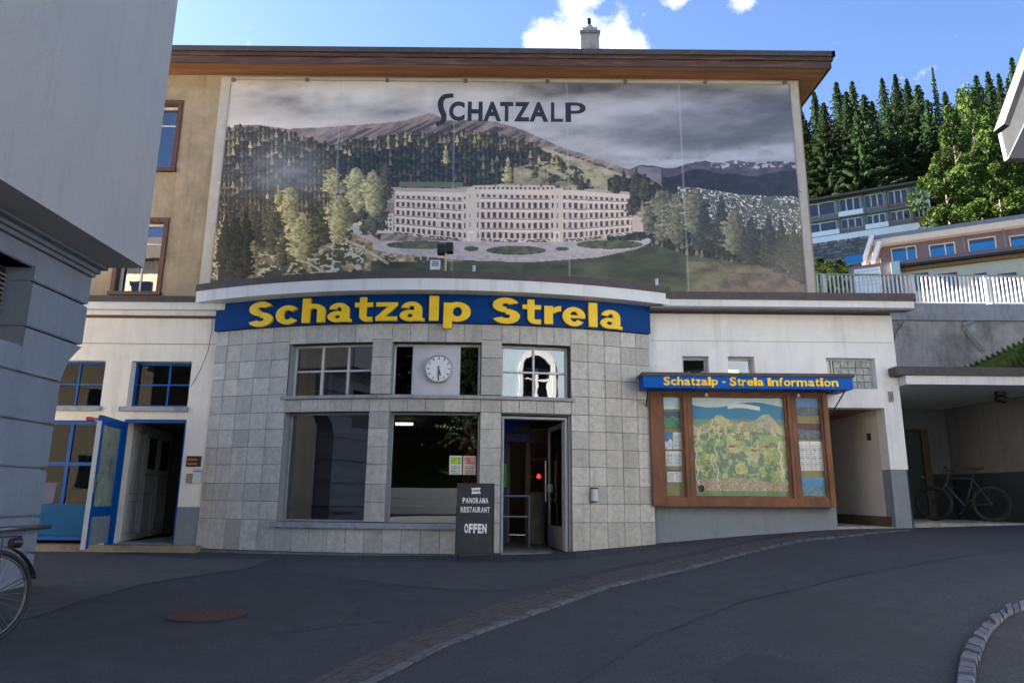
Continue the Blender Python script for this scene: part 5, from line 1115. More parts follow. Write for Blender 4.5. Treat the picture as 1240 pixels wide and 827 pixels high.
jz = [atx(106.7, 370.7, XW*YE/9).z if False else None]
def zj(px, py): return atx(px, py, XW).z
J = [4.19-.12, zj(106.7, 370.7), zj(98, 418.6), zj(73, 463), zj(62, 514.7), zj(54, 568), zj(49, 625), zj(44, 668), -.1]
for k, (z1, z0) in enumerate(zip(J, J[1:])):
    ye = YE if k < 2 else YL; g = .014
    def course(y0, y1, za, zb, end=True):
        mb = MB(); b = .012
        xx0, xx1 = XW-.06, XW
        if k == 2 and end:
            mb.prism([(xx1, y0, za), (xx1, YL, za), (xx1, YL+.04, za+.25*(zb-za)), (xx1, YL+.10, za+.55*(zb-za)), (xx1, YL+.22, za+.8*(zb-za)), (xx1, YE, zb), (xx1, y0, zb)], (-.42, 0, 0))
        else: mb.box(xx0-.3, xx1, y0, y1, za+b, zb-b); mb.box(xx0-.297, xx1-b, y0+.004, y1-b, za, zb)
        return mb.build('stone_course', M['blue_stone'], cb)
    if z0 < zw1 and z1 > zw0 and k <= 2:
        a_, b_ = z0+g, z1-g
        if z1 > zw1+.05: 
            course(4.25, Yw, max(zw1, a_), b_, False); course(Yw+.002, ye, a_, b_)
        elif z0 < zw0-.05: course(4.25, Yw, a_, zw0, False); course(Yw+.002, ye, a_, b_)
        else: course(Yw+.002, ye, a_, b_)
    else: course(4.25, ye, z0+g, z1-g)
mb = MB(); mb.box(XW-.38, XW-.36, 4.4, Yw, zw0, zw1); mb.build('window_back', M['blue_stone_side'], cb)
sh = None
mb = MB()
mb.box(XW-.35, XW-.33, 4.4, Yw-.02, zw0+.02, zw1-.02); shf = mb.build('shutter', M['black'], cb)
for k in range(15):
    z = zw0+.06+k*(zw1-zw0-.1)/15; mb = MB(); mb.prism([(XW-.33, 4.4, z), (XW-.29, 4.4, z-.03), (XW-.29, 4.4, z-.02), (XW-.33, 4.4, z+.012)], (0, Yw-.02-4.4, 0)); mb.build('louvre_slat', M['granite_dark'], shf)
mb = MB(); mb.box(XW-.02, XW+.10, 4.2, YE+.02, 4.10, 4.17); mb.box(XW-.02, XW+.05, 4.2, YE-.0, 4.05, 4.10); mb.box(XW+.1, XW+.2, 4.2, YE+.01, 4.15, 4.187); mb.build('moulding', M['blue_stone'], cb)
# wall handrail
hr = empty('wall_handrail', (-5.5, 8.9, 1.0), 'round steel handrail jutting past the corner of the left building', 'handrail')
p0, p1 = atx(-5, 641.5, -5.50), atx(60, 637, -5.50); mb = MB(); mb.tube(p0, p1, .030, n=12); mb.build('rail', M['frame_dark'], hr, True); mb = MB(); mb.tube((XW, 8.0, p0.z-.02), (-5.50, 8.0, p0.z-.02), .015); mb.build('bracket', M['frame_grey'], hr)

# ------------------------------------------------------------------ house corner on the upper right
rh = empty('right_house', (9.6, 9, 3), 'white gable eave with dark edge jutting in at the upper right', 'building')
def rpx(x, y, Y=9.0): return at(x, y, Y)
mb = MB(); mb.prism([rpx(1208, 160), rpx(1296, -85), rpx(1400, -85), rpx(1400, 120), rpx(1258, 108), rpx(1216, 195)], (0, -.06, 0)); mb.build('barge_board', M['concrete_pale'], rh)
mb = MB(); mb.prism([rpx(1203, 160, 8.9), rpx(1294, -92, 8.9), rpx(1302, -92, 8.9), rpx(1209, 163, 8.9)], (0, -.22, 0)); mb.build('roof_edge', M['ink'], rh)
mb = MB(); mb.prism([rpx(1216, 196, 9.07), rpx(1262, 100, 9.07), rpx(1400, 100, 9.07), rpx(1400, 196, 9.07)], (0, -.10, 0)); mb.build('gable_wall', mat('slate_render', (.055, .062, .078), .8), rh)
mb = MB(); mb.box(8.6, 13, 2.5, 7.4, 0, 8); mb.build('side_wall', M['grey_render'], rh)

# ------------------------------------------------------------------ garage bay
ga = empty('garage', (8.6, 12.8, .8), 'open concrete garage bay with flat roof, shaded, right of the passage', 'garage')
mb = MB(); mb.box(7.18, 16, 12.62, 16.6, 3.30, 3.46); mb.build('roof_slab', M['white_paint'], ga)
mb = MB(); mb.box(7.00, 16.1, 12.58, 16.9, 3.465, 3.62); mb.build('roof_edge', M['roof_tar'], ga)
mb = MB(); mb.box(7.165, 10.1, 16.2, 16.3, 1.82, 3.30); mb.prism([(10.02, 16.2, 1.82), (10.24, 14.05, 1.81), (10.5, 11.5, 1.81), (10.9, 11.5, 1.81), (10.6, 16.2, 1.82)], (0, 0, 1.485)); mb.build('wall', M['garage_paint'], ga)
mb = MB(); mb.box(7.165, 10.08, 16.19, 16.3, .5, 1.82); mb.prism([(10.00, 16.2, .5), (10.22, 14.05, .5), (10.48, 11.5, .5), (10.9, 11.5, .5), (10.6, 16.2, .5)], (0, 0, 1.318)); mb.build('dado', M['garage_dado'], ga)
mb = MB(); mb.box(7.17, 10.2, 12.9, 16.25, .6, .845); mb.build('floor', M['concrete'], ga)
mb = MB(); mb.box(8.75, 9.35, 16.13, 16.18, .85, 2.78); gd = mb.build('door', M['garage_door'], ga); mb = MB(); mb.box(9.36, 9.52, 16.10, 16.185, .85, 2.84); mb.box(8.65, 9.36, 16.10, 16.185, 2.785, 2.84); mb.build('door_frame', M['skirting'], gd)
mb = MB(); mb.tube((9.28, 16.13, 1.75), (9.28, 16.07, 1.75), .02); mb.build('handle', M['steel'], gd)
p = at(1210, 473, 13.4); e = empty('garage_lamp', p, 'dark caged lamp under the garage ceiling', 'lamp'); mb = MB(); mb.tube((p.x, 13.4, 3.3), (p.x, 13.4, 3.22), .09, n=12); mb.build('mount', M['black'], e); mb = MB(); mb.tube((p.x-.08, 13.4, 3.17), (p.x+.08, 13.4, 3.14), .07, n=12); mb.build('head', M['black'], e)
# retaining wall, coping, railing
YR = 17.0
rt_ = empty('retaining_wall', (12, YR, 3.5), 'stained concrete retaining wall with pale coping above the garage', 'wall')
mb = MB(); mb.box(6.6, 40, YR, YR+.5, 0, 5.62); mb.build('wall', M['concrete'], rt_)
mb = MB(); mb.box(6.6, 40, YR-.06, YR+.5, 5.62, 5.78); mb.build('coping', M['concrete_pale'], rt_); mb = MB(); mb.box(6.6, 40, YR-.02, YR+.5, 5.785, 6.05); mb.build('parapet', M['concrete_pale'], rt_)
a, b = at(1166, 395, YR-.02), at(1190, 424, YR-.02); mb = MB(); mb.tube(a, b, .07, n=4); mb.tube(a, a+Vector((.25, 0, .12)), .06, n=4); mb.build('drain_ridge', M['concrete_pale'], rt_)
mb = MB(); mb.prism([at(1095, 388, YR-.03), at(1083, 405, YR-.03), at(1076, 445, YR-.03), at(1084, 445, YR-.03), at(1098, 392, YR-.03)], (0, -.08, 0)); mb.build('buttress', M['concrete'], rt_)
# railing: balusters one by one
rg = empty('terrace_railing', (11, YR+.1, 6.05), 'long white balustrade railing on the retaining wall', 'railing')
x0r, x1r = 6.9, 16.2; zt = 6.82
mb = MB(); mb.box(x0r, x1r, YR+.08, YR+.14, zt, zt+.035); mb.build('top_rail', M['frame_grey'], rg); mb = MB(); mb.box(x0r, x1r, YR+.09, YR+.13, 6.12, 6.145); mb.build('bottom_rail', M['rail_white'], rg)
mb = MB(); mb.box(-.016, .016, -.016, .016, 0, .68); bal = mb.build('baluster', M['rail_white'], None); bal.parent = rg
bal.location = (x0r-11, .01, .09); k = 1
while x0r+k*.107 < x1r:
    c = bal.copy(); col.objects.link(c); c.parent = rg; c.location = (x0r-11+k*.107, .01, .09); k += 1
for x in (7.9, 10.15, 12.05, 14.0):
    mb = MB(); mb.box(x-.025, x+.025, YR+.06, YR+.16, 6.05, zt); mb.tube((x, YR-.05, 6.08), (x, YR+.1, 6.08), .03); mb.build('post', M['rail_white'], rg)
gm = empty('grass_bank', (11, 16.6, 3.6), None, None)
bpy.data.objects.remove(gm)
# grass on garage roof
V = []; n = 30
mb = MB()
for i in range(n):
    for q in range(420):
        x = 9.6+i*.14; hh = np.clip(.75+(x-11.1)*.47, 0, 1.7); yy = 16.98-rnd.random()*1.0; z = 3.62+hh*(1-(16.98-yy)/1.0)
        s = rnd.uniform(.01, .025); hgt = rnd.uniform(.03, .11); mb.quad((x+rnd.uniform(0, .14), yy, z), (x+rnd.uniform(0, .14)+s, yy, z), (x+s, yy+.01, z+hgt), (x, yy+.01, z+hgt*.9))
o = mb.build('roof_grass', M['grass'], None, fix=False); tag(o, 'green grass on the bank above the garage roof', 'grass', None, 'stuff')
mb = MB(); mb.prism([(9.5, 16.98, 3.62), (14, 16.98, 3.62), (14, 16.98, 5.3), (13.1, 16.98, 5.3)], (0, -.6, -.0)); mb.v = [(v[0], v[1], 3.62+max(0, v[2]-3.62)*(.97 if v[1] > 16.9 else .03)) for v in mb.v]; o = mb.build('grass_bank', M['grass'], None); tag(o, None, None, None, 'structure')

# ------------------------------------------------------------------ hillside
def hz(x, y): 
    return float(np.interp(y, [17.6, 30, 50, 60, 85, 100, 112, 160, 260, 400], [5.95, 8, 14, 17, 27, 33.5, 41, 72, 130, 190]))+1.2*math.sin(x*.07+y*.05)*min(1, max(0, y-17.6)/20)
o = sheet([6.7, 8, 10, 12, 15, 18, 22, 26, 30, 36, 42, 50, 60, 75, 95, 120, 160, 220, 320], [17.45, 18, 20, 23, 26, 30, 34, 38, 42, 46, 50, 55, 60, 66, 72, 80, 90, 100, 112, 130, 160, 200, 260, 400], hz, 'hillside', M['needles_ground']); tag(o, 'wooded slope behind the houses', None, None, 'structure')

# houses: a face plane turned 28 degrees
ua = R(28); hu_ = Vector((-math.cos(ua), math.sin(ua), 0)); hn = Vector((-math.sin(ua), -math.cos(ua), 0))   # hn points to the street
class Plane:
    def __init__(s, px, py, Y): s.o = at(px, py, Y); s.o.z = 0
    def w(s, p): return s.o + hu_*p[0] - hn*p[1] + Vector((0, 0, p[2]))       # p = (along to the left, depth, z)
    def hit(s, px, py, d=0):
        r = px_dir(px, py); e = Vector((0, 0, EYE)); oo = s.o - hn*d; t = (oo-e).dot(hn)/r.dot(hn); q = e+r*t; return (q-s.o).dot(hu_), q.z
    def rect(s, x0, y0, x1, y1, d=0):       # seen corners: left-top, right-bottom -> s0,s1,z0,z1
        a = s.hit(x0, (y0+y1)/2, d)[0]; b = s.hit(x1, (y0+y1)/2, d)[0]; zt = s.hit((x0+x1)/2, y0, d)[1]; zb = s.hit((x0+x1)/2, y1, d)[1]; return b, a, zb, zt
# modern terraced house
P1 = Plane(1240, 300, 55)
h1o = P1.w((0, 0, 7)); ho = empty('terraced_house', h1o, 'brown terraced house with blue awnings behind the railing', 'house')
zr_t = P1.hit(1150, 272.5, -.8)[1]; zr_b = P1.hit(1150, 284.5, -.8)[1]
def pb(P, s0, s1, d0, d1, z0, z1, name, m, par): mb = MB(P.w); mb.box(s0, s1, d0, d1, z0, z1); return mb.build(name, m, par)
sL = P1.hit(1063, 295)[0]
pb(P1, -14, sL-.1, 0, 8, 10, zr_b+.02, 'upper_wall', M['house_wall'], ho)
zr_bk = zr_b
pb(P1, -14, sL+.5, -.8, 6.5, zr_b, zr_b+(zr_t-zr_b)*.6, 'roof_fascia', M['house_cream'], ho); pb(P1, -14, sL+.55, -.85, 6.5, zr_b+(zr_t-zr_b)*.6+.01, zr_t, 'roof', M['roof_grey'], ho)
for (x0, y0, x1, y1) in ((1078.8, 299, 1110, 312), (1124.7, 295, 1157, 308), (1172, 288, 1206.6, 303), (1222, 284, 1256, 298)):
    s0, s1, z0, z1 = P1.rect(x0, y0, x1, y1); f = .09
    mb = MB(P1.w); mb.box(s0, s0+f, -.06, .0, z0-.4, z1); mb.box(s1-f, s1, -.06, .0, z0-.4, z1); mb.box(s0+f, s1-f, -.06, .0, z1-f, z1); wn = mb.build('window', M['house_cream'], ho)
    mb = MB(P1.w); mb.box(s0+f, s1-f, -.02, -.002, z0-.4, z1-f); mb.build('pane', M['glass_dark'], wn)
    pb(P1, s0+f+.02, s1-f-.02, -.05, -.03, z0-.3, z0+(z1-z0)*.62, 'blue_blind', M['awning_blue'], wn)
    if x0 < 1150: mid = s0+(s1-s0)*.38; pb(P1, mid-.04, mid+.04, -.065, -.001, z0-.3, z1-f, 'mullion', M['house_cream'], wn)
for x in (1166, 1216): s_, z_ = P1.hit(x, 290); pb(P1, s_-.05, s_+.05, -.3, -.22, z_-1.6, zr_b, 'drain_pipe', M['granite_dark'], ho)
# terrace parapet and lower part (set forward)
dF = -4.0
zp_t = P1.hit(1150, 308, dF)[1]; zp_b = P1.hit(1150, 314, dF)[1]; sLf = P1.hit(1026, 320, dF)[0]; sM = P1.hit(1090, 322, dF)[0]
pb(P1, -14, sM, dF, 0, zp_b, zp_t, 'terrace_parapet', M['house_wall'], ho)
pb(P1, -14, sM+.1, dF-.4, 0, zp_b-.22, zp_b-.02, 'terrace_gutter', M['ink'], ho); pb(P1, -14, sM, dF+.0, 0, zp_b-.50, zp_b-.23, 'timber_beam', M['wood_soffit'], ho)
pb(P1, -14, sM, dF+.3, 0, 9, zp_b-.51, 'lower_wall', M['house_cream'], ho)
pb(P1, sM+.01, sLf, dF, 3, 9, zp_t, 'side_block', M['house_wall'], ho)
for (x0, y0, x1, y1) in ((1035, 325, 1067, 345),):
    s0, s1, z0, z1 = P1.rect(x0, y0, x1, y1, dF); mb = MB(P1.w); mb.box(s0, s1, dF-.06, dF-.002, z0-.8, z1); wn = mb.build('garage_shutter', M['house_white'], ho)
    for k in range(5): pb(P1, s0+.05, s1-.05, dF-.075, dF-.061, z1-.25-.3*k, z1-.22-.3*k, 'slat_line', M['frame_grey'], wn)
s0, s1, z0, z1 = P1.rect(1079, 319, 1090, 336, dF); pb(P1, s0, s1, dF-.5, dF-.002, z0, z1, 'downpipe_box', M['metal_white'], ho)
for (x0, x1) in ((1180, 1196), (1208, 1232), (1105, 1125), (1135, 1160)):
    s0, s1, z0, z1 = P1.rect(x0, 331, x1, 352, dF+.3); mb = MB(P1.w); mb.box(s0, s1, dF+.22, dF+.298, z0, z1); wn = mb.build('window', M['wood_window'], ho); pb(P1, s0+.08, s1-.08, dF+.21, dF+.219, z0+.05, z1-.08, 'pane', M['glass_dark'], wn)
# slanted white fins at the left end, sunlit
for (xt, yt, xb, yb) in ((1053, 285, 1043, 316), (1062, 292, 1054, 316)):
    s_, z_ = P1.hit(xt, yt, -1.5); s2, z2 = P1.hit(xb, yb, -1.5); mb = MB(P1.w); mb.prism([(s_, -1.5, z_), (s_-.18, -1.5, z_), (s2-.18, -1.5, z2), (s2, -1.5, z2)], (0, 0, 0)); mb = MB()
    a, b = P1.w((s_, -1.5, z_)), P1.w((s2, -1.5, z2)); mb.prism([a, a+Vector((.40, 0, 0)), b+Vector((.40, 0, 0)), b], -hn*3); mb.build('side_fin', M['house_white'], ho)
s0, s1, z0, z1 = P1.rect(1024, 309, 1045, 319, dF+.5); pb(P1, s0, s1, dF+.5, dF+.54, z0, z1, 'blue_screen', M['awning_blue'], ho)
# older apartment house further up
P2 = Plane(1127, 260, 100)
ab = empty('balcony_house', P2.w((0, 0, 14)), 'long two-storey house with striped balconies below the forest', 'house')
rt2 = P2.hit(1060, 229.5, -.6)[1]; f1 = P2.hit(1060, 257.5)[1]; f2 = P2.hit(1060, 278)[1]; bs2 = P2.hit(1060, 288)[1]; sE = P2.hit(950, 270)[0]
pb(P2, 0, sE, 0, 7, bs2-.0, rt2-.3, 'wall', M['house_teal'], ab); pb(P2, -.3, sE, -1.3, 7.5, rt2-.32, rt2, 'roof', M['roof_tar'], ab)
pb(P2, 0, sE, -.6, -.001, f1-.12, f1, 'floor_slab', M['house_teal'], ab); pb(P2, 0, sE, -.6, -.001, f2-.12, f2, 'floor_slab', M['house_teal'], ab); pb(P2, 0, sE, -.6, 0, bs2, f2-.13, 'base_band', M['house_white'], ab)
bays = [950, 1015, 1046, 1075, 1105, 1127]
def bay(x): return P2.hit(x, 260)[0]
for lv, (zf, zt_) in enumerate(((f1, rt2-.35), (f2, f1-.13))):
    for i, (a, b) in enumerate(zip(bays, bays[1:])):
        s1, s0 = bay(a), bay(b)
        white = (i in (1, 4)) if lv == 0 else (i in (0, 2)); hgt = .8
        if white:
            pb(P2, s0+.05, s1-.05, -.66, -.61, zf, zf+hgt, 'balcony_panel', M['house_white'], ab)
        else:
            for k in range(4): pb(P2, s0+.05, s1-.05, -.65, -.61, zf+.06+.2*k, zf+.18+.2*k, 'balcony_slat', M['red_wood'] if (i+lv) % 2 else M['house_timber'], ab)
        # windows
        wn = pb(P2, s0+.3, s1-.3, -.05, -.001, zf+.75, zt_-.2, 'window', M['house_cream'], ab); L = s1-s0-.6; nn = 3
        for k in range(nn): pb(P2, s0+.3+L*k/nn+.12, s0+.3+L*(k+1)/nn-.08, -.07, -.052, zf+.85, zt_-.34, 'pane', M['glass_dark'], wn)
        pb(P2, s1-.06, s1+.06, -.6, -.002, zf+.001, zt_-.001, 'partition', M['house_timber'], ab)
pb(P2, -.05, .15, -1.05, -1.0, f2, rt2-.33, 'post', M['house_white'], ab)
# rubble wall under it
sw = empty('rubble_wall', P2.w((14, -1.5, 8)), 'dark rough stone wall below the balcony house', 'wall')
P3 = Plane(1055, 310, 96)
s1, z1_ = P3.hit(955, 303); s0, z0_ = P3.hit(1064, 288)
mb = MB(P3.w); mb.box(P3.hit(1110, 300)[0], s1, .1, 1.0, 18, z1_+.1); mb.build('core', M['rubble'], sw)
zz = P3.hit(1010, 328)[1]; row = 0; cnt = 0
while zz < z1_ and cnt < 290:
    hh = rnd.uniform(.45, .62); s = P3.hit(1062, 300)[0]-rnd.random()*.3
    while s < P3.hit(984, 300)[0] and cnt < 290:
        ww = rnd.uniform(.5, 1.1); mb = MB(P3.w); g = .03; q = lambda: rnd.uniform(-.04, .04)
        f_ = [(s+g+q(), 0+q(), zz+g+q()), (s+ww-g+q(), 0+q(), zz+g+q()), (s+ww-g+q(), q(), zz+hh-g+q()), (s+g+q(), q(), zz+hh-g+q())]
        mb.prism(f_, hn*0+Vector((0, .25, 0))); mb.build('stone', M['rubble'], sw); s += ww; cnt += 1
    zz += hh

# ------------------------------------------------------------------ trees
def conifer_mesh(seed, H=18.0, Rr=4.4, dens=1.0, droop=.35):
    r_ = random.Random(seed); V = []; Fc = []
    z = H*.10; 
    while z < H*.985:
        t = (z-H*.08)/(H*.92); L = 1.1*Rr*(1-t)**1.05*r_.uniform(.75, 1.2)+.04; nb = int((5+7*(1-t))*dens)+2; a0 = r_.uniform(0, 6.28)
        for k in range(nb):
            a = a0+2*math.pi*k/nb+r_.uniform(-.25, .25); Lk = L*r_.uniform(.5, 1.2); dx, dy = math.cos(a), math.sin(a); nc = max(3, int(Lk/.26))
            rise = r_.uniform(.05, .25)
            for c in range(nc):
                u = (c+.6)/nc; rr = Lk*u; zz = z+rise*rr-droop*rr*u+r_.uniform(-.06, .06); wd = (.16+.42*(1-u)*min(1, Lk/2))*r_.uniform(.6, 1.25)*min(1, .22+L/2.4)
                px, py = dx*rr, dy*rr; tx_, ty_ = -dy, dx
                for sgn in (-1, 1):
                    b = len(V); ln_ = wd*r_.uniform(.7, 1.2)
                    V.append((px-dx*.07, py-dy*.07, zz+.03)); V.append((px+dx*.10, py+dy*.10, zz-.02))
                    V.append((px+dx*.14+tx_*ln_*sgn, py+dy*.14+ty_*ln_*sgn, zz-r_.uniform(.04, .22))); V.append((px-dx*.06+tx_*ln_*sgn*.7, py-dy*.06+ty_*ln_*sgn*.7, zz-r_.uniform(.10, .30))); Fc.append((b, b+1, b+2, b+3))
        z += (.20+.12*(1-t))*r_.uniform(.8, 1.2)*1.25
    for q in range(6):
        b = len(V); a = q*1.05; V += [(0, 0, H), (math.cos(a)*.06, math.sin(a)*.06, H*.955), (math.cos(a+.9)*.06, math.sin(a+.9)*.06, H*.955)]; Fc.append((b, b+1, b+2))
    me = bpy.data.meshes.new('crown'); me.from_pydata(V, [], Fc); me.materials.append(M['needles']); return me
def broad_mesh(seed, H=11.0, Rr=3.2, m='larch', n=8000):
    r_ = random.Random(seed); V = []; Fc = []; blobs = []
    for k in range(34):
        t = r_.uniform(.12, 1); a = r_.uniform(0, 6.28); rad = Rr*(math.sin(min(1, t*.93+.08)*math.pi)**.7)*r_.uniform(.3, .95); blobs.append((math.cos(a)*rad, math.sin(a)*rad, H*t, r_.uniform(.35, .95)))
    for k in range(n):
        bx, by, bz, br = r_.choice(blobs); d = Vector([r_.gauss(0, 1) for _ in range(3)]).normalized()*br*r_.uniform(.6, 1.05); c = Vector((bx, by, bz))+d*(1, .8)[0]; s = r_.uniform(.07, .20)
        u = Vector([r_.uniform(-1, 1) for _ in range(3)]).normalized()*s; v = Vector([r_.uniform(-1, 1) for _ in range(3)]).normalized()*s*.7; b = len(V); V += [c-u, c-v, c+u, c+v]; Fc.append((b, b+1, b+2, b+3))
    me = bpy.data.meshes.new('crown'); me.from_pydata([tuple(v) for v in V], [], Fc); me.materials.append(M[m]); return me
def trunk_mesh(H, r):
    mb = MB(); mb.tube((0, 0, -1), (0, 0, H*.5), r, r*.6, n=8); mb.tube((0, 0, H*.5), (0, 0, H*.96), r*.6, .02, n=7)
    for k in range(9): a = k*2.4; z = H*(.2+.07*k); mb.tube((0, 0, z), (math.cos(a)*1.2, math.sin(a)*1.2, z+.3), r*.22, .02, n=5)
    me = bpy.data.meshes.new('trunk'); me.from_pydata(mb.v, [], mb.f); me.materials.append(M['bark']); return me
CM = [conifer_mesh(1, 18, 4.6, 1.2, .30), conifer_mesh(2, 18, 3.7, 1.1, .45), conifer_mesh(3, 18, 5.2, 1.3, .22), conifer_mesh(4, 18, 4.2, 1.0, .38)]; CM.append(conifer_mesh(9, 18, 2.5, .6, .15)); TM = trunk_mesh(18, .28); BM_ = [broad_mesh(5), broad_mesh(6)]; BT = trunk_mesh(11, .2)
def plant_tree(px, ytop, Y, w, me, tm, H0, name, label, cat, group):
    p = at(px, ytop, Y); zb = hz(p.x, Y); H = p.z-zb; e = empty(name, (p.x, Y, zb), label, cat, group)
    k = H/H0; kw = w
    for mm, nm in ((me, 'crown'), (tm, 'trunk')):
        o = bpy.data.objects.new(nm, mm); col.objects.link(o); o.parent = e; o.scale = (kw, kw, k); o.rotation_euler = (0, 0, rnd.uniform(0, 6.28))
    return e
TS = 2.02
back = [(968, 128, 62), (985, 108, 64), (997, 122, 60), (1012, 96, 66), (1024, 108, 62), (1031, 95, 70), (1045, 112, 64), (1067, 91, 66), (1083, 87, 70), (1097, 92, 64), (1110, 100, 62), (1128, 77, 68), (1122, 118, 60), (1143, 108, 70), (1160, 105, 74), (1181, 88, 72), (1195, 84, 76), (1208, 86, 74), (1219, 92, 78), (1224, 66, 80), (1238, 100, 72), (1250, 80, 74), (975, 150, 72), (1055, 120, 72), (1170, 118, 66), (1265, 90, 70), (1038, 130, 58), (1075, 125, 58)]
pos_word = ['at the left end of the row', 'beside the eaves corner', 'second from the eaves', 'rising above the roof corner']
labs = ['dark spruce half hidden by the wooden eaves', 'spruce just right of the eaves corner', 'narrow spruce close right of the eaves corner', 'tall spruce above the balcony house left end', 'full spruce left of the paired narrow tops', 'thin spruce tip behind the row left of centre',
        'lower spruce in the dip between two tall groups', 'tall dark spruce left of the highest central pair', 'spruce with slim tip in the central group', 'broad olive spruce right of the central group', 'rounded spruce left of the lone tall tip', 'loose open spruce standing tallest against the sky', 'low dark spruce under the lone tall tip',
        'far spruce tip in the gap above the bright larch', 'far spruce behind the bright larch crown', 'pointed spruce left of the three close tips', 'middle of the three close spruce tips', 'right of the three close spruce tips', 'small far spruce left of the gable edge', 'far spruce peeping over the dark gable edge',
        'spruce behind the gable edge bottom', 'spruce hidden behind the white gable', 'spruce behind the billboard edge, farther back', 'spruce filling the middle of the row behind', 'spruce behind the bright larches', 'spruce outside right of the gable', 'short spruce low above the house roof left', 'short spruce low above the house roof middle']
for i, (px, yt, Y) in enumerate(back):
    lone = (i == 11)
    plant_tree(px, yt, Y*TS, (1.1 if lone else rnd.uniform(1.55, 2.0)), CM[4] if lone else CM[i % 4], TM, 18, 'spruce_tree', labs[i], 'spruce', 'spruces on the slope behind the houses')
larches = [(1150, 138, 52, 'bright green larch standing right of the balcony house'), (1172, 116, 56, 'tall light green larch behind the brown house'), (1195, 150, 54, 'mid green larch behind the blue awnings'), (1218, 140, 56, 'yellow-green larch near the white gable'), (1240, 170, 50, 'leafy tree below the white gable'), (1140, 190, 47, 'low bushy tree at the balcony house end'), (1205, 205, 48, 'low dark leafy tree above the brown roof'), (1258, 150, 54, 'leafy tree behind the white gable'), (1170, 195, 46, 'round bright bush tree over the brown roof')]
for i, (px, yt, Y, lb) in enumerate(larches): plant_tree(px, yt, Y*TS, rnd.uniform(1.6, 2.0), BM_[i % 2], BT, 11, 'larch_tree', lb, 'tree', 'light green trees behind the brown house')

for i, (px, yt, Y, k_, lb) in enumerate([(992, 318, 78, .34, 'dark bush under the rubble wall next to the billboard edge'), (1004, 322, 74, .30, 'small dark bush behind the teal end of the railing'), (1015, 320, 76, .32, 'dark bush left of the brown house side wall'), (985, 326, 70, .3, 'low bush half hidden by the billboard wall'), (1028, 326, 79, .3, 'low bush beside the blue screen of the brown house')]):
    p = at(px, yt, Y); e = empty('hedge_bush', (p.x, Y, p.z-4.2), lb, 'bush', 'bushes below the rubble wall')
    o = bpy.data.objects.new('crown', BM_[i % 2]); col.objects.link(o); o.parent = e; o.scale = (.55, .55, .42); o = bpy.data.objects.new('trunk', BT); col.objects.link(o); o.parent = e; o.scale = (.4, .4, .3)

# ------------------------------------------------------------------ bicycles
def wheel(c, axis, r, name, par, tw=.022, spokes=28):
    e = MB(); e.torus(c, axis, r-tw, tw, 40, 8); ty = e.build(name, M['rubber'], par, True)
    e = MB(); e.torus(c, axis, r-2*tw-.008, .010, 40, 6); e.build('rim', M['frame_dark'] if spokes > 20 else M['black'], ty, True)
    e = MB(); u, v = frame_of(axis); axis = Vector(axis).normalized(); c = Vector(c)
    for k in range(spokes):
        a = 2*math.pi*k/spokes; d = u*math.cos(a)+v*math.sin(a); e.tube(c+axis*(.03 if k % 2 else -.03)+(u*math.cos(a+.6)+v*math.sin(a+.6))*.02, c+d*(r-2*tw-.01), .0016, n=3, caps=False)
    e.build('spoke', M['steel'] if spokes > 20 else M['ink'], ty); e = MB(); e.tube(c-axis*.045, c+axis*.045, .022, n=10); e.build('hub', M['ink'], ty)
    return ty
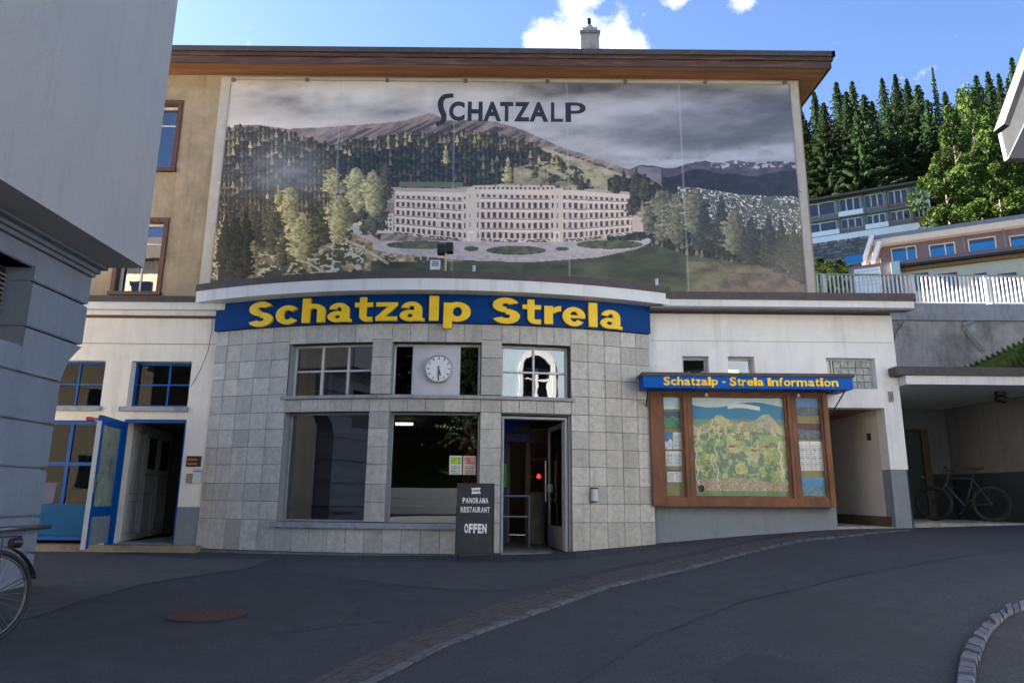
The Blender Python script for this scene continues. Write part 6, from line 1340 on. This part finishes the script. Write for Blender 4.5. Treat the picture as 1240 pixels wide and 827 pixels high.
def bicycle(front, rear, r, lean, label, paint, mtb=False):
    """front, rear = ground contact points; lean = sideways unit vector at handlebar height"""
    front, rear = Vector(front), Vector(rear); e = empty('bicycle', (front+rear)/2, label, 'bicycle'); d = (front-rear).normalized(); upv = (Vector((0, 0, 1))+Vector(lean)).normalized(); ax = d.cross(upv).normalized()
    F = front+upv*r; Rr = rear+upv*r; tw = .028 if mtb else .02
    wheel(F, ax, r, 'front_wheel', e, tw, 18 if mtb else 28); wheel(Rr, ax, r, 'rear_wheel', e, tw, 18 if mtb else 28)
    L = (F-Rr).length
    def q(a, h): return Rr+d*a+upv*h
    bb_ = q(.43, -.06); st = q(.26, .48); hd = q(L-.30, .50); hb = q(L-.24, .36); tp = q(L-.33, .62)
    mb = MB(); t = .02 if mtb else .016
    mb.tube(bb_, hb, t*1.2); mb.tube(st, hd, t); mb.tube(bb_, st, t); mb.tube(hb, tp, t*1.2)
    for s in (-1, 1): mb.tube(Rr+ax*.06*s, bb_+ax*.03*s, .010); mb.tube(Rr+ax*.06*s, st, .009)
    mb.build('frame', paint, e)
    mb = MB()
    for s in (-1, 1): mb.path([F+ax*.055*s, F+ax*.055*s+(hb-F)*.85, hb+ax*.02*s], .012)
    mb.tube(F+ax*.055+(hb-F)*.85, F-ax*.055+(hb-F)*.85, .012); mb.build('fork', paint, e)
    sd = q(.20, .66); mb = MB(); mb.tube(st, sd, .013); mb.build('seat_post', M['ink'], e)
    mb = MB(); mb.prism([sd-d*.14+ax*.075, sd-d*.14-ax*.075, sd+d*.0-ax*.05, sd+d*.15-ax*.02, sd+d*.15+ax*.02, sd+ax*.05], upv*.045); mb.build('saddle', M['black'], e)
    mb = MB(); hbw = .34 if mtb else .29; c = tp+upv*.05+d*.04; mb.tube(tp, c, .015)
    mb.path([c-ax*hbw-d*(.05 if mtb else .12), c-ax*.12, c+ax*.12, c+ax*hbw-d*(.05 if mtb else .12)], .012); hb_o = mb.build('handlebar', M['black'], e)
    for s in (-1, 1):
        mb = MB(); g0 = c+ax*s*hbw-d*(.05 if mtb else .12); mb.tube(g0, g0-ax*s*.11+d*.03, .018); mb.build('grip', M['rubber'], hb_o); mb = MB(); mb.tube(g0-ax*s*.12, g0-ax*s*.03+d*.07-upv*.03, .006); mb.build('brake_lever', M['ink'], hb_o)
    mb = MB(); mb.torus(bb_+ax*.05, ax, .085, .006, 24, 5)
    for s in (-1, 1): mb.tube(bb_+ax*.06*s, bb_+ax*.07*s+d*.12*s-upv*.12*s, .010); mb.box(*[v for p in zip(bb_+ax*.09*s+d*.12*s-upv*.12*s-Vector((.04, .04, .012)), bb_+ax*.09*s+d*.12*s-upv*.12*s+Vector((.04, .04, .012))) for v in p])
    mb.build('crankset', M['ink'], e)
    if not mtb:
        for C_, nm in ((F, 'mudguard'), (Rr, 'mudguard')):
            mb = MB(); pts = [C_+(d*math.cos(a)+upv*math.sin(a))*(r+.025) for a in np.linspace(R(15) if C_ is F else R(60), R(165) if C_ is F else R(200), 18)]
            for a, b in zip(pts, pts[1:]): mb.quad(a-ax*.028, b-ax*.028, b+ax*.028, a+ax*.028)
            for s in (-1, 1): mb.tube(C_+ax*.05*s, C_+(d*math.cos(R(200 if C_ is Rr else 20))+upv*math.sin(R(200 if C_ is Rr else 20)))*(r+.02)+ax*.03*s, .004)
            mb.build(nm, M['bike_black'], e)
        mb = MB(); rk = F+upv*(r+.09)
        for s in (-.07, 0, .07): mb.tube(rk+ax*s-d*.2, rk+ax*s+d*.16, .006)
        for s in (-1, 1): mb.tube(F+ax*.06*s, rk+ax*.07*s, .005); 
        mb.tube(rk-ax*.07+d*.16, rk+ax*.07+d*.16, .006); mb.build('front_rack', M['ink'], e)
        mb = MB(); mb.tube(rk-upv*.05+d*.13, rk-upv*.05+d*.20, .035, .045, n=12); mb.build('headlamp', M['black'], e); mb = MB(); mb.tube(rk-upv*.05+d*.201, rk-upv*.05+d*.205, .04, n=12); mb.build('lens', M['white_ink'], e)
    for s in (-1, 1): MB().path([c+ax*s*.15, c+ax*s*.14+d*.12-upv*.05, hb+d*.05, F+ax*.03+upv*.2], .004, 4).build('brake_cable', M['ink'], hb_o)
    return e
fc = gpt(-20, 783); fc.z = float(gz(fc.x, fc.y)); dirb = Vector((.27, 1, 0)).normalized(); rc_ = fc-dirb*1.08; rc_.z = float(gz(rc_.x, rc_.y))
bicycle(fc, rc_, .35, (-.05, 0, 0), 'dark city bicycle with front rack cut by the left picture edge', M['bike_black'])
bicycle((8.50, 14.45, .85), (9.22, 13.80, .85), .335, (.06, .08, 0), 'black mountain bike parked in the dark garage bay', M['bike_black'], True)

# ------------------------------------------------------------------ sandwich board
sb = empty('sandwich_board', (-.54, 11.25, .3), 'black chalk sandwich board reading PANORAMA RESTAURANT OFFEN beside the door', 'sign')
gx = -.54; z0b = float(gz(gx, 11.2)); fy, by_ = 11.13, 11.52; xa, xb = -.845, -.255
tb = Vector((0, (11.30-fy)/1.13, 1)) ; 
def sxf(p): # x, depth, height along the leaning front board
    h = p[2]; return Vector((p[0], fy+(11.30-fy)*h/1.15+p[1], z0b+h))
mb = MB(sxf)
mb.box(xa, xa+.03, 0, .03, 0, 1.16); mb.box(xb-.03, xb, 0, .03, 0, 1.16); mb.box(xa+.03, xb-.03, .002, .028, 1.13, 1.16); mb.box(xa+.03, xb-.03, .002, .028, .10, .13); mb.build('front_frame', M['black'], sb)
mb = MB(sxf); mb.box(xa+.031, xb-.031, .008, .022, .131, 1.129); pnl = mb.build('front_panel', M['board_black'], sb)
mb = MB(lambda p: Vector((p[0], by_-(by_-11.34)*p[2]/1.15+p[1], z0b+p[2]))); mb.box(xa, xa+.03, 0, .03, 0, 1.15); mb.box(xb-.03, xb, 0, .03, 0, 1.15); mb.box(xa+.031, xb-.031, .005, .02, .15, 1.13); mb.build('rear_board', M['black'], sb)
mb = MB(); mb.tube((xa+.0, 11.2, z0b+.3), (xa, 11.46, z0b+.3), .006); mb.build('hinge_stay', M['steel'], sb)
def word(txt, zc, h, x0, x1, bold=.05):
    W = {'I': .45, 'N': 1.0}; tot = sum(W.get(c, .9) for c in txt); x = x0
    for c in txt:
        wd = W.get(c, .9)/tot*(x1-x0); letter(c, lambda p: sxf((p[0], p[1]+.004, p[2])), x+wd*.07, x+wd*.93, zc-h/2, zc+h/2, M['white_ink'], pnl, bold=.03 if h < .1 else .045, depth=.003); x += wd
word('PANORAMA', .895, .085, -.755, -.345); word('RESTAURANT', .755, .085, -.78, -.32); word('OFFEN', .475, .14, -.715, -.36)
mb = MB(sxf); mb.prism([(-.62, .002, 1.085), (-.475, .002, 1.095), (-.485, .002, 1.05), (-.47, .002, 1.0), (-.615, .002, .995), (-.605, .002, 1.04)], (0, .003, 0)); lg = mb.build('logo_flag', M['white_ink'], pnl)
for k in range(5): mb = MB(sxf); mb.box(-.595+k*.022, -.58+k*.022, -.001, .0015, 1.03, 1.06); mb.build('logo_mark', M['ink'], lg)

mb = MB(); mb.box(-24, -9.1, -6, 12.55, .0, .27); tag(mb.build('bounce_yard', mat('bounce_paving', (.46, .42, .36), .85, .12, 2), None), 'unseen pale yard added behind the corner house to bounce sunlight', None, None, 'structure')  # out of view, added to throw sunlight back onto the left front
# ------------------------------------------------------------------ an added house that shades the street, and houses that show in the panes
sun_block = empty('sun_block_house', (-22, 16, 0), 'tall plain house added out of view on the left to shade the street', 'building')  # out of view, added to keep direct sun off the street
mb = MB(); mb.box(-28, -16.6, 15.5, 27, 0, 21); mb.build('wall', M['beige_pale'], sun_block)
mb = MB(); mb.prism([(-28.5, 15.2, 21), (-16.3, 15.2, 21), (-22.4, 15.2, 24)], (0, 12, 0)); mb.build('roof', M['roof_tar'], sun_block)
opp = empty('opposite_house', (4, -14, 0), 'pale house across the street with round-arched window, seen mirrored in the panes', 'building')
oxf = lambda p: Vector((p[0], -13.0-p[1], p[2]))
M['opp_wall'] = mat('opposite_wall', (.24, .31, .37), .85, .04, 2)
hs = [(c-.85, c+.85, z, z+2.0) for c in (5.6, 10.1, 14.6) for z in (1.4, 6.3)]
grid_wall(3, 18, -1, 12, 0, .4, hs, oxf).build('wall', M['opp_wall'], opp)
mb = MB(); mb.box(3, 18, -20, -13.8, -1, 12); mb.build('core', M['interior_wall'], opp)
for i, h in enumerate(hs):
    c_ = (h[0]+h[1])/2; f = .14
    mb = MB(oxf); mb.box(h[0], h[0]+f, .05, .15, h[2], h[3]); mb.box(h[1]-f, h[1], .05, .15, h[2], h[3]); mb.box(c_-.06, c_+.06, .05, .15, h[2], h[3]); mb.box(h[0]+f, h[1]-f, .051, .149, h[2]+1.4, h[2]+1.5)
    mb.box(h[0]-.3, h[0]-.02, -.12, 0, h[2]-.1, h[3]); mb.box(h[1]+.02, h[1]+.3, -.12, 0, h[2]-.1, h[3])
    for k in range(10):
        a0, a1 = math.pi*k/10, math.pi*(k+1)/10; r_ = .86; mb.prism([(c_+r_*math.cos(a0), -.12, h[3]+r_*math.sin(a0)), (c_+(r_+.28)*math.cos(a0), -.12, h[3]+(r_+.28)*math.sin(a0)), (c_+(r_+.28)*math.cos(a1), -.12, h[3]+(r_+.28)*math.sin(a1)), (c_+r_*math.cos(a1), -.12, h[3]+r_*math.sin(a1))], (0, .12, 0))
    wn = mb.build('window', M['opp_trim'], opp)
    mb = MB(oxf); mb.prism([(c_+.85*math.cos(math.pi*k/10), -.03, h[3]+.85*math.sin(math.pi*k/10)) for k in range(11)], (0, .02, 0)); mb.box(h[0], h[1], .2, .22, h[2], h[3]); mb.build('pane', M['glass_dark'], wn)
cr = empty('cream_house', (-22, -14, 0), 'sunlit cream house across the street that throws warm light on the shop wing', 'building')
mb = MB(); mb.box(-34, -11.5, -22, -12, -1, 15); mb.build('wall', M['house_cream'], cr); mb = MB(); mb.prism([(-34.6, -11.4, 15), (-34.6, -22.6, 15), (-34.6, -17, 18.5)], (23.7, 0, 0)); mb.build('roof', M['roof_tar'], cr)
for i in range(5):
    for z in (1.5, 5.0, 8.5, 12): mb = MB(); x = -31+4*i; mb.box(x, x+1.2, -11.99, -11.95, z, z+1.7); mb.build('window', M['glass_dark'], cr)
mb = MB(); mb.prism([(2.4, -12.4, 12), (2.4, -20.6, 12), (2.4, -16.5, 15)], (16.2, 0, 0)); mb.build('roof', M['roof_tar'], opp)
o = sheet([-160, -100, -60, -30, -10, 10, 40, 90, 160], [-180, -120, -90, -70, -50, -34, -26], lambda x, y: .0+max(0, -26-y)*.5, 'valley_slope', M['needles_ground']); tag(o, None, None, None, 'structure')
for i in range(16):
    x = -34+i*2.4+rnd.uniform(-.6, .6); y = -28-rnd.random()*10; z = max(0, -26-y)*.5; e = empty('spruce_tree', (x, y, z), 'spruce on the slope across the street, dark green in the window reflection', 'spruce', 'spruces mirrored in the windows')
    for mm, nm in ((CM[i % 4], 'crown'), (TM, 'trunk')):
        o = bpy.data.objects.new(nm, mm); col.objects.link(o); o.parent = e; k = rnd.uniform(.9, 1.2); o.scale = (k, k, k)
